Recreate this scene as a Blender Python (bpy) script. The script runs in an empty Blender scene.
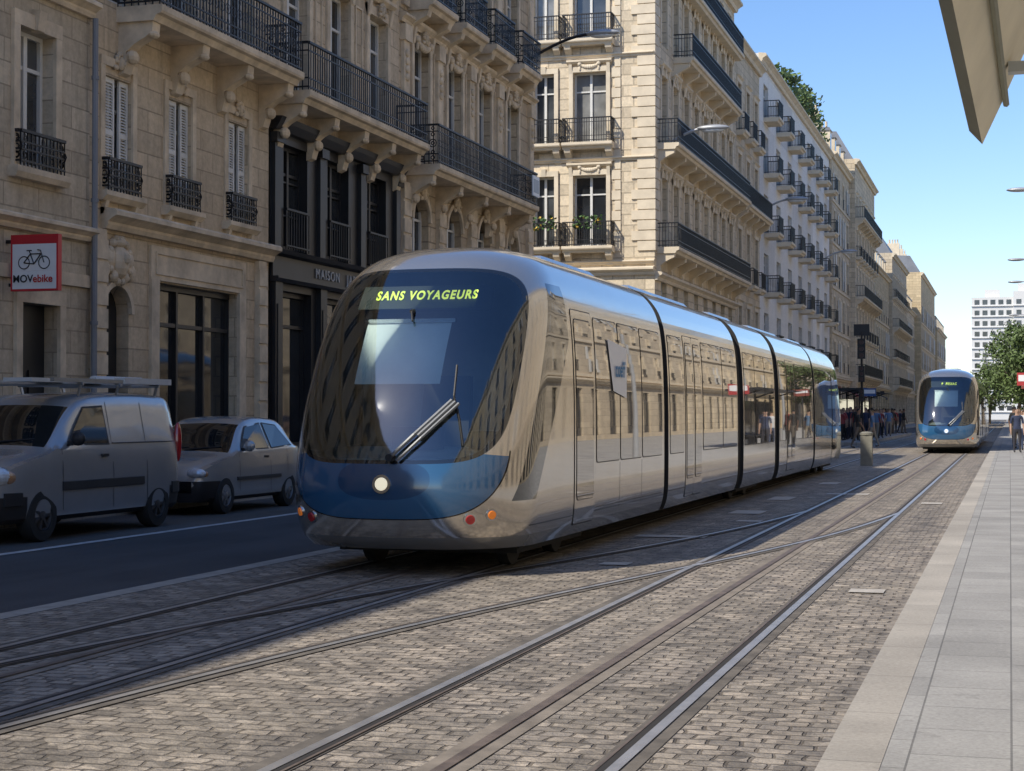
import bpy, math, random
from mathutils import Vector, Matrix
import bmesh
random.seed(7)
R=random.random
scene=bpy.context.scene
# ============================================================ materials
def nm(name):
    m=bpy.data.materials.new(name); m.use_nodes=True
    nt=m.node_tree; b=nt.nodes['Principled BSDF']; o=nt.nodes['Material Output']
    return m,nt,b,o
def lk(nt,a,sock):
    if isinstance(a,bpy.types.NodeSocket): nt.links.new(a,sock)
    else: sock.default_value=a
def M(nt,op,a,b=None,c=None):
    n=nt.nodes.new('ShaderNodeMath'); n.operation=op
    lk(nt,a,n.inputs[0])
    if b is not None: lk(nt,b,n.inputs[1])
    if c is not None: lk(nt,c,n.inputs[2])
    return n.outputs[0]
def MX(nt,f,a,b,blend='MIX'):
    n=nt.nodes.new('ShaderNodeMix'); n.data_type='RGBA'; n.blend_type=blend
    lk(nt,f,n.inputs[0])
    for v,i in ((a,6),(b,7)):
        if isinstance(v,bpy.types.NodeSocket): nt.links.new(v,n.inputs[i])
        else: n.inputs[i].default_value=(v[0],v[1],v[2],1)
    return n.outputs[2]
def OC(nt):
    n=nt.nodes.new('ShaderNodeTexCoord'); return n.outputs['Object']
def NOI(nt,vec,scale,detail=4,rough=.6,dist=0):
    n=nt.nodes.new('ShaderNodeTexNoise'); n.inputs['Scale'].default_value=scale
    n.inputs['Detail'].default_value=detail; n.inputs['Roughness'].default_value=rough
    n.inputs['Distortion'].default_value=dist
    nt.links.new(vec,n.inputs['Vector']); return n.outputs['Fac']
def MAP(nt,vec,sc=(1,1,1)):
    n=nt.nodes.new('ShaderNodeMapping'); n.inputs['Scale'].default_value=sc
    nt.links.new(vec,n.inputs['Vector']); return n.outputs[0]
def RNG(nt,v,a,b,c=0.0,d=1.0):
    n=nt.nodes.new('ShaderNodeMapRange'); n.inputs[1].default_value=a; n.inputs[2].default_value=b
    n.inputs[3].default_value=c; n.inputs[4].default_value=d
    nt.links.new(v,n.inputs[0]); return n.outputs[0]
def BUMP(nt,h,strength,dist=.02):
    n=nt.nodes.new('ShaderNodeBump'); n.inputs['Strength'].default_value=strength
    n.inputs['Distance'].default_value=dist; nt.links.new(h,n.inputs['Height']); return n.outputs[0]
def sc(c,k): return (min(1,c[0]*k),min(1,c[1]*k),min(1,c[2]*k))
def simple(name,col,rough=.6,metal=0,noise=.12,scale=4,bump=0,coat=0,ior=1.5,emit=0,nscale2=None):
    m,nt,b,o=nm(name)
    oc=OC(nt)
    if noise>0:
        f=NOI(nt,oc,scale)
        f=RNG(nt,f,.3,.7)
        c=MX(nt,f,sc(col,1-noise),sc(col,1+noise))
        nt.links.new(c,b.inputs['Base Color'])
    else: b.inputs['Base Color'].default_value=(*col,1)
    b.inputs['Roughness'].default_value=rough; b.inputs['Metallic'].default_value=metal
    b.inputs['Coat Weight'].default_value=coat; b.inputs['Coat Roughness'].default_value=.04
    b.inputs['IOR'].default_value=ior
    if bump>0:
        nt.links.new(BUMP(nt,NOI(nt,oc,scale*8),bump,.01),b.inputs['Normal'])
    if emit>0:
        b.inputs['Emission Color'].default_value=(*col,1); b.inputs['Emission Strength'].default_value=emit
    return m
def brick(nt,vec,c1,c2,mortar,w,h,ms,smooth=.1,off=.5):
    n=nt.nodes.new('ShaderNodeTexBrick'); nt.links.new(vec,n.inputs['Vector'])
    n.inputs['Color1'].default_value=(*c1,1); n.inputs['Color2'].default_value=(*c2,1); n.inputs['Mortar'].default_value=(*mortar,1)
    n.inputs['Scale'].default_value=1; n.inputs['Mortar Size'].default_value=ms; n.inputs['Mortar Smooth'].default_value=smooth
    n.inputs['Brick Width'].default_value=w; n.inputs['Row Height'].default_value=h; n.offset=off
    return n
def gray(nt,f):
    g=nt.nodes.new('ShaderNodeCombineColor')
    for i in range(3): nt.links.new(f,g.inputs[i])
    return g.outputs[0]
def stone(name,col,bw=1.0,bh=.4,dirt=.35,mort=.012,joint=.6,bs=.7):
    m,nt,b,o=nm(name); oc=OC(nt)
    s=nt.nodes.new('ShaderNodeSeparateXYZ'); nt.links.new(oc,s.inputs[0])
    c=nt.nodes.new('ShaderNodeCombineXYZ'); nt.links.new(M(nt,'ADD',s.outputs[0],s.outputs[1]),c.inputs[0]); nt.links.new(s.outputs[2],c.inputs[1])
    br=brick(nt,c.outputs[0],sc(col,1.12),sc(col,.82),sc(col,joint),bw,bh,mort)
    n1=RNG(nt,NOI(nt,oc,.55,6,.65),.35,.7)
    n2=RNG(nt,NOI(nt,MAP(nt,oc,(2.5,2.5,.22)),1.2,5,.7),.48,.72)
    n3=RNG(nt,NOI(nt,oc,9,4,.7),.3,.7,.84,1.14)
    d=(col[0]*.66,col[1]*.60,col[2]*.54)
    cc=MX(nt,M(nt,'MULTIPLY',n1,dirt*1.1),br.outputs['Color'],d)
    cc=MX(nt,M(nt,'MULTIPLY',n2,dirt*1.15),cc,sc(col,.40))
    cc=MX(nt,1.0,cc,gray(nt,n3),'MULTIPLY')
    nt.links.new(cc,b.inputs['Base Color']); b.inputs['Roughness'].default_value=.9
    h=M(nt,'ADD',M(nt,'MULTIPLY',br.outputs['Fac'],-1.0),M(nt,'MULTIPLY',NOI(nt,oc,14),.4))
    nt.links.new(BUMP(nt,h,bs,.025),b.inputs['Normal'])
    return m
ST_A0=stone('limestone_grey',(.56,.475,.35),.95,.36,.42)
ST_A=stone('limestone_tan',(.62,.50,.345),1.0,.38,.36)
ST_B=stone('limestone_warm',(.62,.505,.355),1.1,.42,.36)
ST_C=stone('limestone_weathered',(.59,.475,.325),1.0,.40,.45,.02,.5,1)
ST_D=stone('limestone_cream',(.68,.57,.41),.9,.44,.12,.024,.66,.9)
ST_E=stone('limestone_pale',(.62,.52,.375),.9,.4,.25)
ST_F=stone('render_white',(.76,.75,.72),6,3.1,.12,.01,.85)
ST_G=stone('limestone_ochre',(.64,.505,.31),1,.4,.25)
TRIM=simple('stone_trim',(.62,.51,.365),.9,noise=.26,scale=2.2,bump=.35)
TRIMD=simple('stone_trim_cream',(.68,.58,.43),.9,noise=.13,scale=1.5,bump=.2)
IRON=simple('wrought_iron',(.012,.012,.014),.45,noise=.2)
FRAMEW=simple('window_frame_white',(.66,.65,.61),.5,noise=.06)
FRAMEG=simple('shutter_paint_grey',(.68,.67,.63),.6,noise=.1,scale=3)
BLACKP=simple('shopfront_black_paint',(.016,.017,.02),.4,noise=.25,scale=2)
ZINC=simple('roof_zinc',(.20,.21,.23),.5,noise=.15,scale=.7)
def glassm(name,col,rough=.04,ior=1.7):
    m,nt,b,o=nm(name); oc=OC(nt)
    f=RNG(nt,NOI(nt,oc,.8,3),.35,.65)
    nt.links.new(MX(nt,f,sc(col,.6),sc(col,1.5)),b.inputs['Base Color'])
    b.inputs['Roughness'].default_value=rough; b.inputs['IOR'].default_value=ior
    nt.links.new(BUMP(nt,NOI(nt,oc,1.1,1),.06,.05),b.inputs['Normal'])
    return m
GL1=glassm('window_glass_dark',(.018,.021,.025))
GL2=glassm('window_glass_curtained',(.20,.20,.19))
GL3=glassm('window_glass_grey',(.05,.055,.06))
MATS={'wallA0':ST_A0,'wallA':ST_A,'wallB':ST_B,'wallC':ST_C,'wallD':ST_D,'wallE':ST_E,'wallF':ST_F,'wallG':ST_G,
 'trim':TRIM,'trimD':TRIMD,'iron':IRON,'frame':FRAMEW,'shutter':FRAMEG,'black':BLACKP,'zinc':ZINC,'glass':GL1,'glassc':GL2,'glassg':GL3,
 'awn1':simple('awning_red_canvas',(.30,.05,.04),.8,noise=.1),'awn2':simple('awning_cream_canvas',(.55,.47,.34),.8,noise=.1),'awn3':simple('awning_dark_canvas',(.03,.035,.04),.8,noise=.1)}
# ============================================================ mesh builder
class MB:
    def __init__(s): s.v=[];s.f=[];s.m=[]
    def poly(s,pts,mi=0):
        i=len(s.v); s.v+= [tuple(p) for p in pts]; s.f.append(tuple(range(i,i+len(pts)))); s.m.append(mi)
    def box8(s,p,mi=0):
        i=len(s.v); s.v+=[tuple(q) for q in p]
        for a in ((0,3,2,1),(4,5,6,7),(0,1,5,4),(1,2,6,5),(2,3,7,6),(3,0,4,7)):
            s.f.append(tuple(i+k for k in a)); s.m.append(mi)
    def box(s,x0,x1,y0,y1,z0,z1,mi=0):
        s.box8([(x0,y0,z0),(x1,y0,z0),(x1,y1,z0),(x0,y1,z0),(x0,y0,z1),(x1,y0,z1),(x1,y1,z1),(x0,y1,z1)],mi)
    def tube(s,a,b,r0,r1=None,n=8,mi=0,cap=True):
        if r1 is None:r1=r0
        a=Vector(a);b=Vector(b);d=(b-a).normalized()
        u=d.orthogonal().normalized();w=d.cross(u)
        i=len(s.v)
        for p,r in((a,r0),(b,r1)):
            for k in range(n):
                t=2*math.pi*k/n; s.v.append(tuple(p+u*math.cos(t)*r+w*math.sin(t)*r))
        for k in range(n):
            s.f.append((i+k,i+(k+1)%n,i+n+(k+1)%n,i+n+k)); s.m.append(mi)
        if cap:
            s.f.append(tuple(i+k for k in range(n))[::-1]); s.m.append(mi)
            s.f.append(tuple(i+n+k for k in range(n))); s.m.append(mi)
    def path(s,pts,r,n=8,mi=0):
        for a,b in zip(pts[:-1],pts[1:]): s.tube(a,b,r,r,n,mi)
    def ell(s,c,r,nu=12,nv=8,mi=0):
        i=len(s.v)
        for a in range(nv+1):
            th=math.pi*a/nv
            for b in range(nu):
                ph=2*math.pi*b/nu
                s.v.append((c[0]+r[0]*math.sin(th)*math.cos(ph),c[1]+r[1]*math.sin(th)*math.sin(ph),c[2]+r[2]*math.cos(th)))
        for a in range(nv):
            for b in range(nu):
                s.f.append((i+a*nu+b,i+(a+1)*nu+b,i+(a+1)*nu+(b+1)%nu,i+a*nu+(b+1)%nu)); s.m.append(mi)
    def lathe(s,c,prof,n=28,axis='x',mi=0,mis=None):
        i=len(s.v)
        for (r,h) in prof:
            for k in range(n):
                t=2*math.pi*k/n
                if axis=='x': s.v.append((c[0]+h,c[1]+r*math.cos(t),c[2]+r*math.sin(t)))
                else: s.v.append((c[0]+r*math.cos(t),c[1]+r*math.sin(t),c[2]+h))
        for j in range(len(prof)-1):
            for k in range(n):
                s.f.append((i+j*n+k,i+j*n+(k+1)%n,i+(j+1)*n+(k+1)%n,i+(j+1)*n+k)); s.m.append(mis[j] if mis else mi)
    def obj(s,name,mats,parent=None,smooth=False,loc=None,fixn=False,angle=None):
        me=bpy.data.meshes.new(name); me.from_pydata(s.v,[],s.f)
        for m in mats: me.materials.append(m)
        me.polygons.foreach_set('material_index',s.m)
        if fixn:
            bm=bmesh.new(); bm.from_mesh(me); bmesh.ops.remove_doubles(bm,verts=bm.verts,dist=1e-5)
            bmesh.ops.recalc_face_normals(bm,faces=bm.faces); bm.to_mesh(me); bm.free()
        if smooth:
            me.polygons.foreach_set('use_smooth',[True]*len(me.polygons))
            if angle: me.set_sharp_from_angle(angle=math.radians(angle))
        o=bpy.data.objects.new(name,me); scene.collection.objects.link(o)
        if parent: o.parent=parent
        if loc: o.location=loc
        return o
def empty(name,loc=(0,0,0),rotz=0):
    e=bpy.data.objects.new(name,None); e.location=loc; e.rotation_euler=(0,0,rotz); e.empty_display_size=.3
    scene.collection.objects.link(e); return e
# ============================================================ facade tools
class Fr:
    def __init__(s,O,U,N): s.O=Vector(O);s.U=Vector(U);s.N=Vector(N)
    def p(s,u,n,z): 
        q=s.O+s.U*u+s.N*n; return (q.x,q.y,z)
def FX(X): return Fr((X,0,0),(0,1,0),(1,0,0))
def FXr(X): return Fr((X,0,0),(0,1,0),(-1,0,0))
def FY(Y): return Fr((0,Y,0),(1,0,0),(0,-1,0))
class Bld:
    def __init__(s,name,loc): s.name=name;s.loc=loc;s.parts={}
    def g(s,c):
        if c not in s.parts: s.parts[c]=MB()
        return s.parts[c]
    def box(s,F,c,u0,u1,n0,n1,z0,z1):
        s.g(c).box8([F.p(u0,n0,z0),F.p(u1,n0,z0),F.p(u1,n1,z0),F.p(u0,n1,z0),F.p(u0,n0,z1),F.p(u1,n0,z1),F.p(u1,n1,z1),F.p(u0,n1,z1)])
    def prism(s,F,c,prof,u0,u1):
        mb=s.g(c); k=len(prof)
        a=[F.p(u0,n,z) for n,z in prof]; b=[F.p(u1,n,z) for n,z in prof]
        mb.poly(a);mb.poly(b[::-1])
        for i in range(k): mb.poly([a[i],b[i],b[(i+1)%k],a[(i+1)%k]])
    def ell(s,F,c,u,n,z,ru,rn,rz,nu=9,nv=6):
        q=F.p(u,n,z); r=(abs(F.U.x)*ru+abs(F.N.x)*rn,abs(F.U.y)*ru+abs(F.N.y)*rn,rz); s.g(c).ell(q,r,nu,nv)
    def finish(s):
        e=empty(s.name,s.loc)
        names={'iron':'balcony_railings','frame':'window_frames','shutter':'shutters','glass':'window_panes','glassc':'curtained_panes','glassg':'grey_panes','trim':'stone_trim','trimD':'stone_trim','black':'black_shopfront','zinc':'roof','awn1':'awnings','awn2':'awnings','awn3':'awnings'}
        for c,mb in s.parts.items():
            o=mb.obj(names.get(c,'walls' if c.startswith('wall') else c),[MATS[c]],e); o.location=-Vector(s.loc)
        return e
CORN=[(0,0),(.12,0),(.16,.08),(.16,.13),(.26,.2),(.34,.24),(.34,.32),(.30,.36),(0,.42)]
def cornice(B,F,c,u0,u1,z,k=1.0):
    B.prism(F,c,[(-.02,z)]+[(n*k,z+h*k) for n,h in CORN[1:-1]]+[(-.02,z+.40*k)],u0,u1)
def garland(B,F,c,u0,u1,z,drop=.22,n=.05,k_=1.0):
    k=9
    for i in range(k+1):
        s=i/k; u=u0+(u1-u0)*s; zz=z-drop*math.sin(math.pi*s); r=(.05+.05*math.sin(math.pi*s))*k_
        B.ell(F,c,u,n,zz,r*1.05,r*.9,r)
    for u in (u0,u1):
        B.ell(F,c,u,n+.02,z+.03,.09*k_,.08*k_,.09*k_)
        B.ell(F,c,u,n,z-.14*k_,.05*k_,.05*k_,.12*k_)
def mask(B,F,c,u,n,z,k=1.0):
    B.ell(F,c,u,n,z,.12*k,.10*k,.16*k); B.ell(F,c,u,n+.09*k,z-.02*k,.03*k,.05*k,.05*k)
    for a in range(7):
        t=math.pi*(a/6); B.ell(F,c,u+.17*k*math.cos(t),n,z+.03*k+.17*k*math.sin(t),.06*k,.06*k,.06*k)
    for s in (-1,1): B.ell(F,c,u+s*.2*k,n,z-.12*k,.09*k,.05*k,.06*k)
def frame_panel(B,F,c,u0,u1,z0,z1,w=.05,p=.035):
    B.box(F,c,u0,u1,-.02,p,z0,z0+w);B.box(F,c,u0,u1,-.02,p,z1-w,z1);B.box(F,c,u0,u0+w,-.02,p-.002,z0+w,z1-w);B.box(F,c,u1-w,u1,-.02,p-.002,z0+w,z1-w)
def wall(B,F,c,u0,u1,z0,z1,ops,rv=.26):
    us=sorted(set([u0,u1]+[x for o in ops for x in o[:2]])); zs=sorted(set([z0,z1]+[x for o in ops for x in o[2:4]]))
    us=[u for u in us if u0<=u<=u1]; zs=[z for z in zs if z0<=z<=z1]
    mb=B.g(c)
    for i in range(len(us)-1):
        for j in range(len(zs)-1):
            cu=(us[i]+us[i+1])/2; cz=(zs[j]+zs[j+1])/2
            if any(o[0]<cu<o[1] and o[2]<cz<o[3] for o in ops): continue
            mb.poly([F.p(us[i],0,zs[j]),F.p(us[i+1],0,zs[j]),F.p(us[i+1],0,zs[j+1]),F.p(us[i],0,zs[j+1])])
    for o in ops:
        a,b,c0,d=o[:4]
        for q in (((a,c0),(a,d)),((b,c0),(b,d)),((a,c0),(b,c0)),((a,d),(b,d))):
            (ua,za),(ub,zb)=q
            mb.poly([F.p(ua,0,za),F.p(ub,0,zb),F.p(ub,-rv,zb),F.p(ua,-rv,za)])
        kind=o[4] if len(o)>4 else 'win'
        if kind=='arch' or kind=='archdoor':
            r=(b-a)/2; cz=d-r; uc=(a+b)/2; n=14
            for i in range(n):
                t0=math.pi*i/n;t1=math.pi*(i+1)/n
                p0=(uc-r*math.cos(t0),cz+r*math.sin(t0));p1=(uc-r*math.cos(t1),cz+r*math.sin(t1))
                mb.poly([F.p(p0[0],0,p0[1]),F.p(p1[0],0,p1[1]),F.p(p1[0],0,d),F.p(p0[0],0,d)])
                mb.poly([F.p(p0[0],0,p0[1]),F.p(p1[0],0,p1[1]),F.p(p1[0],-rv,p1[1]),F.p(p0[0],-rv,p0[1])])
                for (ra,rb,nn) in ((1.0,1.2,.07),):
                    A=[(uc-r*ra*math.cos(t0),cz+r*ra*math.sin(t0)),(uc-r*ra*math.cos(t1),cz+r*ra*math.sin(t1)),(uc-r*rb*math.cos(t1),cz+r*rb*math.sin(t1)),(uc-r*rb*math.cos(t0),cz+r*rb*math.sin(t0))]
                    B.g('trim').box8([F.p(q[0],-.02,q[1]) for q in A]+[F.p(q[0],nn,q[1]) for q in A])
        glazing(B,F,a,b,c0,d,kind,rv)
def glazing(B,F,a,b,z0,z1,kind,rv,detail=True):
    n=-rv
    if kind=='none': return
    if kind in('shop','shopdark'):
        fr='black'
        B.g('glass').poly([F.p(a,n+.01,z0),F.p(b,n+.01,z0),F.p(b,n+.01,z1),F.p(a,n+.01,z1)])
        k=max(1,int((b-a)/.95)); 
        for i in range(k+1):
            u=a+(b-a)*i/k; B.box(F,fr,max(a,u-.035),min(b,u+.035),n,n+.09,z0,z1)
        B.box(F,fr,a,b,n,n+.1,z1-.1,z1-.002); B.box(F,fr,a,b,n,n+.08,z1-.75,z1-.68); B.box(F,fr,a,b,n,n+.12,z0+.002,z0+.45)
        return
    if kind in('door','archdoor'):
        B.box(F,'black',a,b,n-.02,n+.03,z0,z1)
        uc=(a+b)/2
        for (p,q) in ((a+.08,uc-.05),(uc+.05,b-.08)):
            for (r0,r1) in ((z0+.2,z0+.95),(z0+1.1,z0+2.1)):
                if q-p>.1: B.box(F,'black',p,q,n+.03,n+.06,r0,min(r1,z1-.2))
        return
    g=random.choice(['glass','glass','glassg','glassc','glassg'])
    if kind=='dark': g='glass'
    B.g(g).poly([F.p(a,n+.01,z0),F.p(b,n+.01,z0),F.p(b,n+.01,z1),F.p(a,n+.01,z1)])
    fr='black' if kind in('blackwin',) else 'frame'
    t=.07; uc=(a+b)/2
    B.box(F,fr,a,a+t,n,n+.07,z0,z1);B.box(F,fr,b-t,b,n,n+.07,z0,z1)
    B.box(F,fr,a+t,b-t,n,n+.068,z1-t,z1-.001);B.box(F,fr,a+t,b-t,n,n+.068,z0+.001,z0+.12)
    B.box(F,fr,uc-.05,uc+.05,n,n+.08,z0+.12,z1-t)
    zt=z0+(z1-z0)*.74
    B.box(F,fr,a+t,uc-.05,n,n+.06,zt-.03,zt+.03);B.box(F,fr,uc+.05,b-t,n,n+.06,zt-.03,zt+.03)
    if kind=='shut' :
        for (p,q,nn) in ((a+.01,uc-.005,-.1),(uc+.16,b-.01,-.1)):
            B.box(F,'shutter',p,p+.05,nn,nn+.04,z0,z1-.01);B.box(F,'shutter',q-.05,q,nn,nn+.04,z0,z1-.01)
            for zz in (z0,z0+(z1-z0)*.5,z1-.09): B.box(F,'shutter',p+.05,q-.05,nn,nn+.04,zz,zz+.08)
            z=z0+.1
            while z<z1-.1:
                B.g('shutter').poly([F.p(p+.05,nn+.0,z+.045),F.p(q-.05,nn+.0,z+.045),F.p(q-.05,nn+.036,z),F.p(p+.05,nn+.036,z)]); z+=.05
def surround(B,F,c,a,b,z0,z1,head=True,key=True,pd=.06):
    w=.17
    B.box(F,c,a-w,a-.001,-.02,pd,z0,z1+.0);B.box(F,c,b+.001,b+w,-.02,pd,z0,z1)
    B.box(F,c,a-w,b+w,-.02,pd+.004,z1+.001,z1+.22)
    if head:
        B.prism(F,c,[(-.02,z1+.34),(.1,z1+.34),(.2,z1+.42),(.2,z1+.5),(-.02,z1+.54)],a-w-.08,b+w+.08)
        for u in (a-w,b+w-.14): B.prism(F,c,[(-.02,z1+.22),(.05,z1-.1),(.09,z1-.05),(.16,z1+.33),(-.02,z1+.335)],u,u+.14)
    if key:
        uc=(a+b)/2; B.prism(F,c,[(-.02,z1-.02),(.1,z1+.0),(.15,z1+.30),(-.02,z1+.33)],uc-.1,uc+.1)
def railing(B,F,u0,u1,n,z0,h=1.0,orn=2,step=.12,ends=None,nend=0):
    mb=B.g('iron')
    def seg(P,Q,L):
        du=(Q[0]-P[0])/L;dn=(Q[1]-P[1])/L
        def bx(t0,t1,za,zb,th=.01):
            a=(P[0]+du*t0,P[1]+dn*t0);b=(P[0]+du*t1,P[1]+dn*t1)
            ox,oy=-dn*th,du*th
            mb.box8([F.p(a[0]-ox,a[1]-oy,za),F.p(b[0]-ox,b[1]-oy,za),F.p(b[0]+ox,b[1]+oy,za),F.p(a[0]+ox,a[1]+oy,za),F.p(a[0]-ox,a[1]-oy,zb),F.p(b[0]-ox,b[1]-oy,zb),F.p(b[0]+ox,b[1]+oy,zb),F.p(a[0]+ox,a[1]+oy,zb)])
        bx(0,L,z0+h-.045,z0+h,.03); bx(0,L,z0+.06,z0+.09,.014)
        k=max(1,int(L/step))
        for i in range(k+1):
            t=L*i/k; bx(max(0,t-.010),min(L,t+.010),z0+.0,z0+h-.045,.010)
        if orn>=1:
            bx(0,L,z0+h-.2,z0+h-.175,.012)
            bx(0,L,z0+.24,z0+.265,.012)
        if orn>=2:
            kk=max(1,int(L/.24)); r=.11
            for i in range(kk):
                tc=L*(i+.5)/kk
                for zc,rr in ((z0+h*.52,r),(z0+h*.52,.055),(z0+h*.74,.055),(z0+h*.3,.055),(z0+.16,.06),(z0+h-.11,.05)):
                    q=9
                    for s_ in range(q):
                        a0=2*math.pi*s_/q;a1=2*math.pi*(s_+1)/q
                        pts=[]
                        for (aa,r_) in((a0,rr),(a1,rr),(a1,rr-.026),(a0,rr-.026)):
                            t=tc+math.cos(aa)*r_; pts.append(F.p(P[0]+du*t,P[1]+dn*t,zc+math.sin(aa)*r_))
                        mb.poly(pts)
    seg((u0,n),(u1,n),u1-u0)
    if n-nend>.12:
        seg((u0,nend),(u0,n),n-nend);seg((u1,nend),(u1,n),n-nend)
def balcony(B,F,c,u0,u1,z,proj=.8,orn=2,cons=2.0,h=1.0,step=.12):
    B.prism(F,c,[(-.02,z-.26),(proj-.16,z-.26),(proj-.1,z-.16),(proj-.02,z-.14),(proj,z-.1),(proj,z),(-.02,z)],u0,u1)
    if cons:
        k=max(1,round((u1-u0)/cons))
        for i in range(k+1):
            u=u0+.2+(u1-u0-.4)*i/k
            B.prism(F,c,[(-.02,z-1.15),(.1,z-1.1),(.16,z-.9),(.14,z-.75),(.3,z-.62),(.5,z-.52),(proj-.22,z-.42),(proj-.2,z-.262),(-.02,z-.262)] if proj>.75 else [(-.02,z-.8),(.08,z-.76),(.1,z-.6),(proj-.2,z-.4),(proj-.15,z-.262),(-.02,z-.262)],u-.13,u+.13)
            if proj>.75 and orn>=1 and c=='trim':
                B.ell(F,c,u,.2,z-.82,.16,.1,.12); B.ell(F,c,u,proj-.26,z-.46,.15,.09,.07)
    railing(B,F,u0+.04,u1-.04,proj-.06,z,h,orn,step)
def dentils(B,F,c,u0,u1,z,n0,n1,st=.28):
    u=u0+.1
    while u<u1-.15:
        B.box(F,c,u,u+.14,n0,n1,z,z+.14); u+=st
def shell(B,c,X,Y0,Y1,H,depth=12,sgn=1,man=3.0,skip0=False):
    mb=B.g(c); xb=X-sgn*depth
    for Y in ((Y1,) if skip0 else (Y0,Y1)): mb.poly([(X,Y,0),(xb,Y,0),(xb,Y,H),(X,Y,H)])
    mb.poly([(xb,Y0,0),(xb,Y1,0),(xb,Y1,H),(xb,Y0,H)])
    z=B.g('zinc')
    a=X-sgn*.15;b=X-sgn*1.6
    def q(Y): return [(a,Y,H),(b,Y,H+man),(xb+sgn*1.5,Y,H+man+.6),(xb,Y,H)]
    A=q(Y0);C=q(Y1)
    z.poly(A);z.poly(C[::-1])
    for i in range(4): z.poly([A[i],C[i],C[(i+1)%4],A[(i+1)%4]])
# ------------------------------------------------------------ near left buildings
XA=-14.4
def up_floors(B,F,wc,tc,u0,u1,bays,w,floors,H,balc=None,rail=True,orn=2,z0=8.2,head=True):
    ops=[]
    for (fz,fh) in floors:
        for u in bays: ops.append((u-w/2,u+w/2,fz,fz+fh,'win'))
    wall(B,F,wc,u0,u1,z0,H,ops)
    for i,(fz,fh) in enumerate(floors):
        for u in bays:
            surround(B,F,tc,u-w/2,u+w/2,fz,fz+fh,head=head)
            mask(B,F,tc,u,.15,fz+fh+.15,.8)
            if rail and not(balc and i in balc):
                balcony(B,F,tc,u-w/2-.3,u+w/2+.3,fz-.0,.45,orn,cons=w+.2,h=.95) if i==1 else railing(B,F,u-w/2+.02,u+w/2-.02,.02,fz+.02,.9,orn)
        for a,b in zip(bays[:-1],bays[1:]):
            if b-a-w>1.1: frame_panel(B,F,tc,a+w/2+.38,b-w/2-.38,fz+.3,fz+fh)
    cornice(B,F,tc,u0,u1,H-.5,1.3)
    dentils(B,F,tc,u0,u1,H-.68,-.02,.2)
HB=15.45
def bldA0():
    B=Bld('stone_corner_townhouse',(XA,13,0)); F=FX(XA); Y0,Y1=2,24.45
    ops=[(22.45,23.5,.13,3.25,'door'),(18.6,21.2,.4,3.3,'shop'),(14.5,17.5,.4,3.3,'shop'),(10,13,.4,3.3,'shop'),(5,8,.4,3.3,'shop')]
    for u in (22.85,19.6,16.4,13.2,10,6.8,3.6): ops.append((u-.5,u+.5,5.3,7.45,'win'))
    wall(B,F,'wallA0',Y0,Y1,.1,8.2,ops)
    for o in ops[5:]:
        surround(B,F,'trim',*o[:4],head=False)
        B.prism(F,'trim',[(-.02,5.12),(.14,5.12),(.18,5.2),(.18,5.29),(-.02,5.29)],o[0]-.25,o[1]+.25)
        railing(B,F,o[0]-.12,o[1]+.12,.14,5.3,.55,2,.1)
    cornice(B,F,'trim',Y0,Y1,4.35,.6); cornice(B,F,'trim',Y0,Y1,8.2-.2,.7)
    B.box(F,'trim',Y0,Y1,-.02,.05,3.6,3.8)
    surround(B,F,'trim',22.45,23.5,.13,3.25,head=False,key=False)
    up_floors(B,F,'wallA0','trim',Y0,Y1,[22.85,19.6,16.4,13.2,10,6.8,3.6],1.15,[(8.6,2.7),(12.0,2.1)],HB)
    shell(B,'wallA0',XA,Y0,Y1,HB,man=1.6)
    B.finish()
bldA0()
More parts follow.
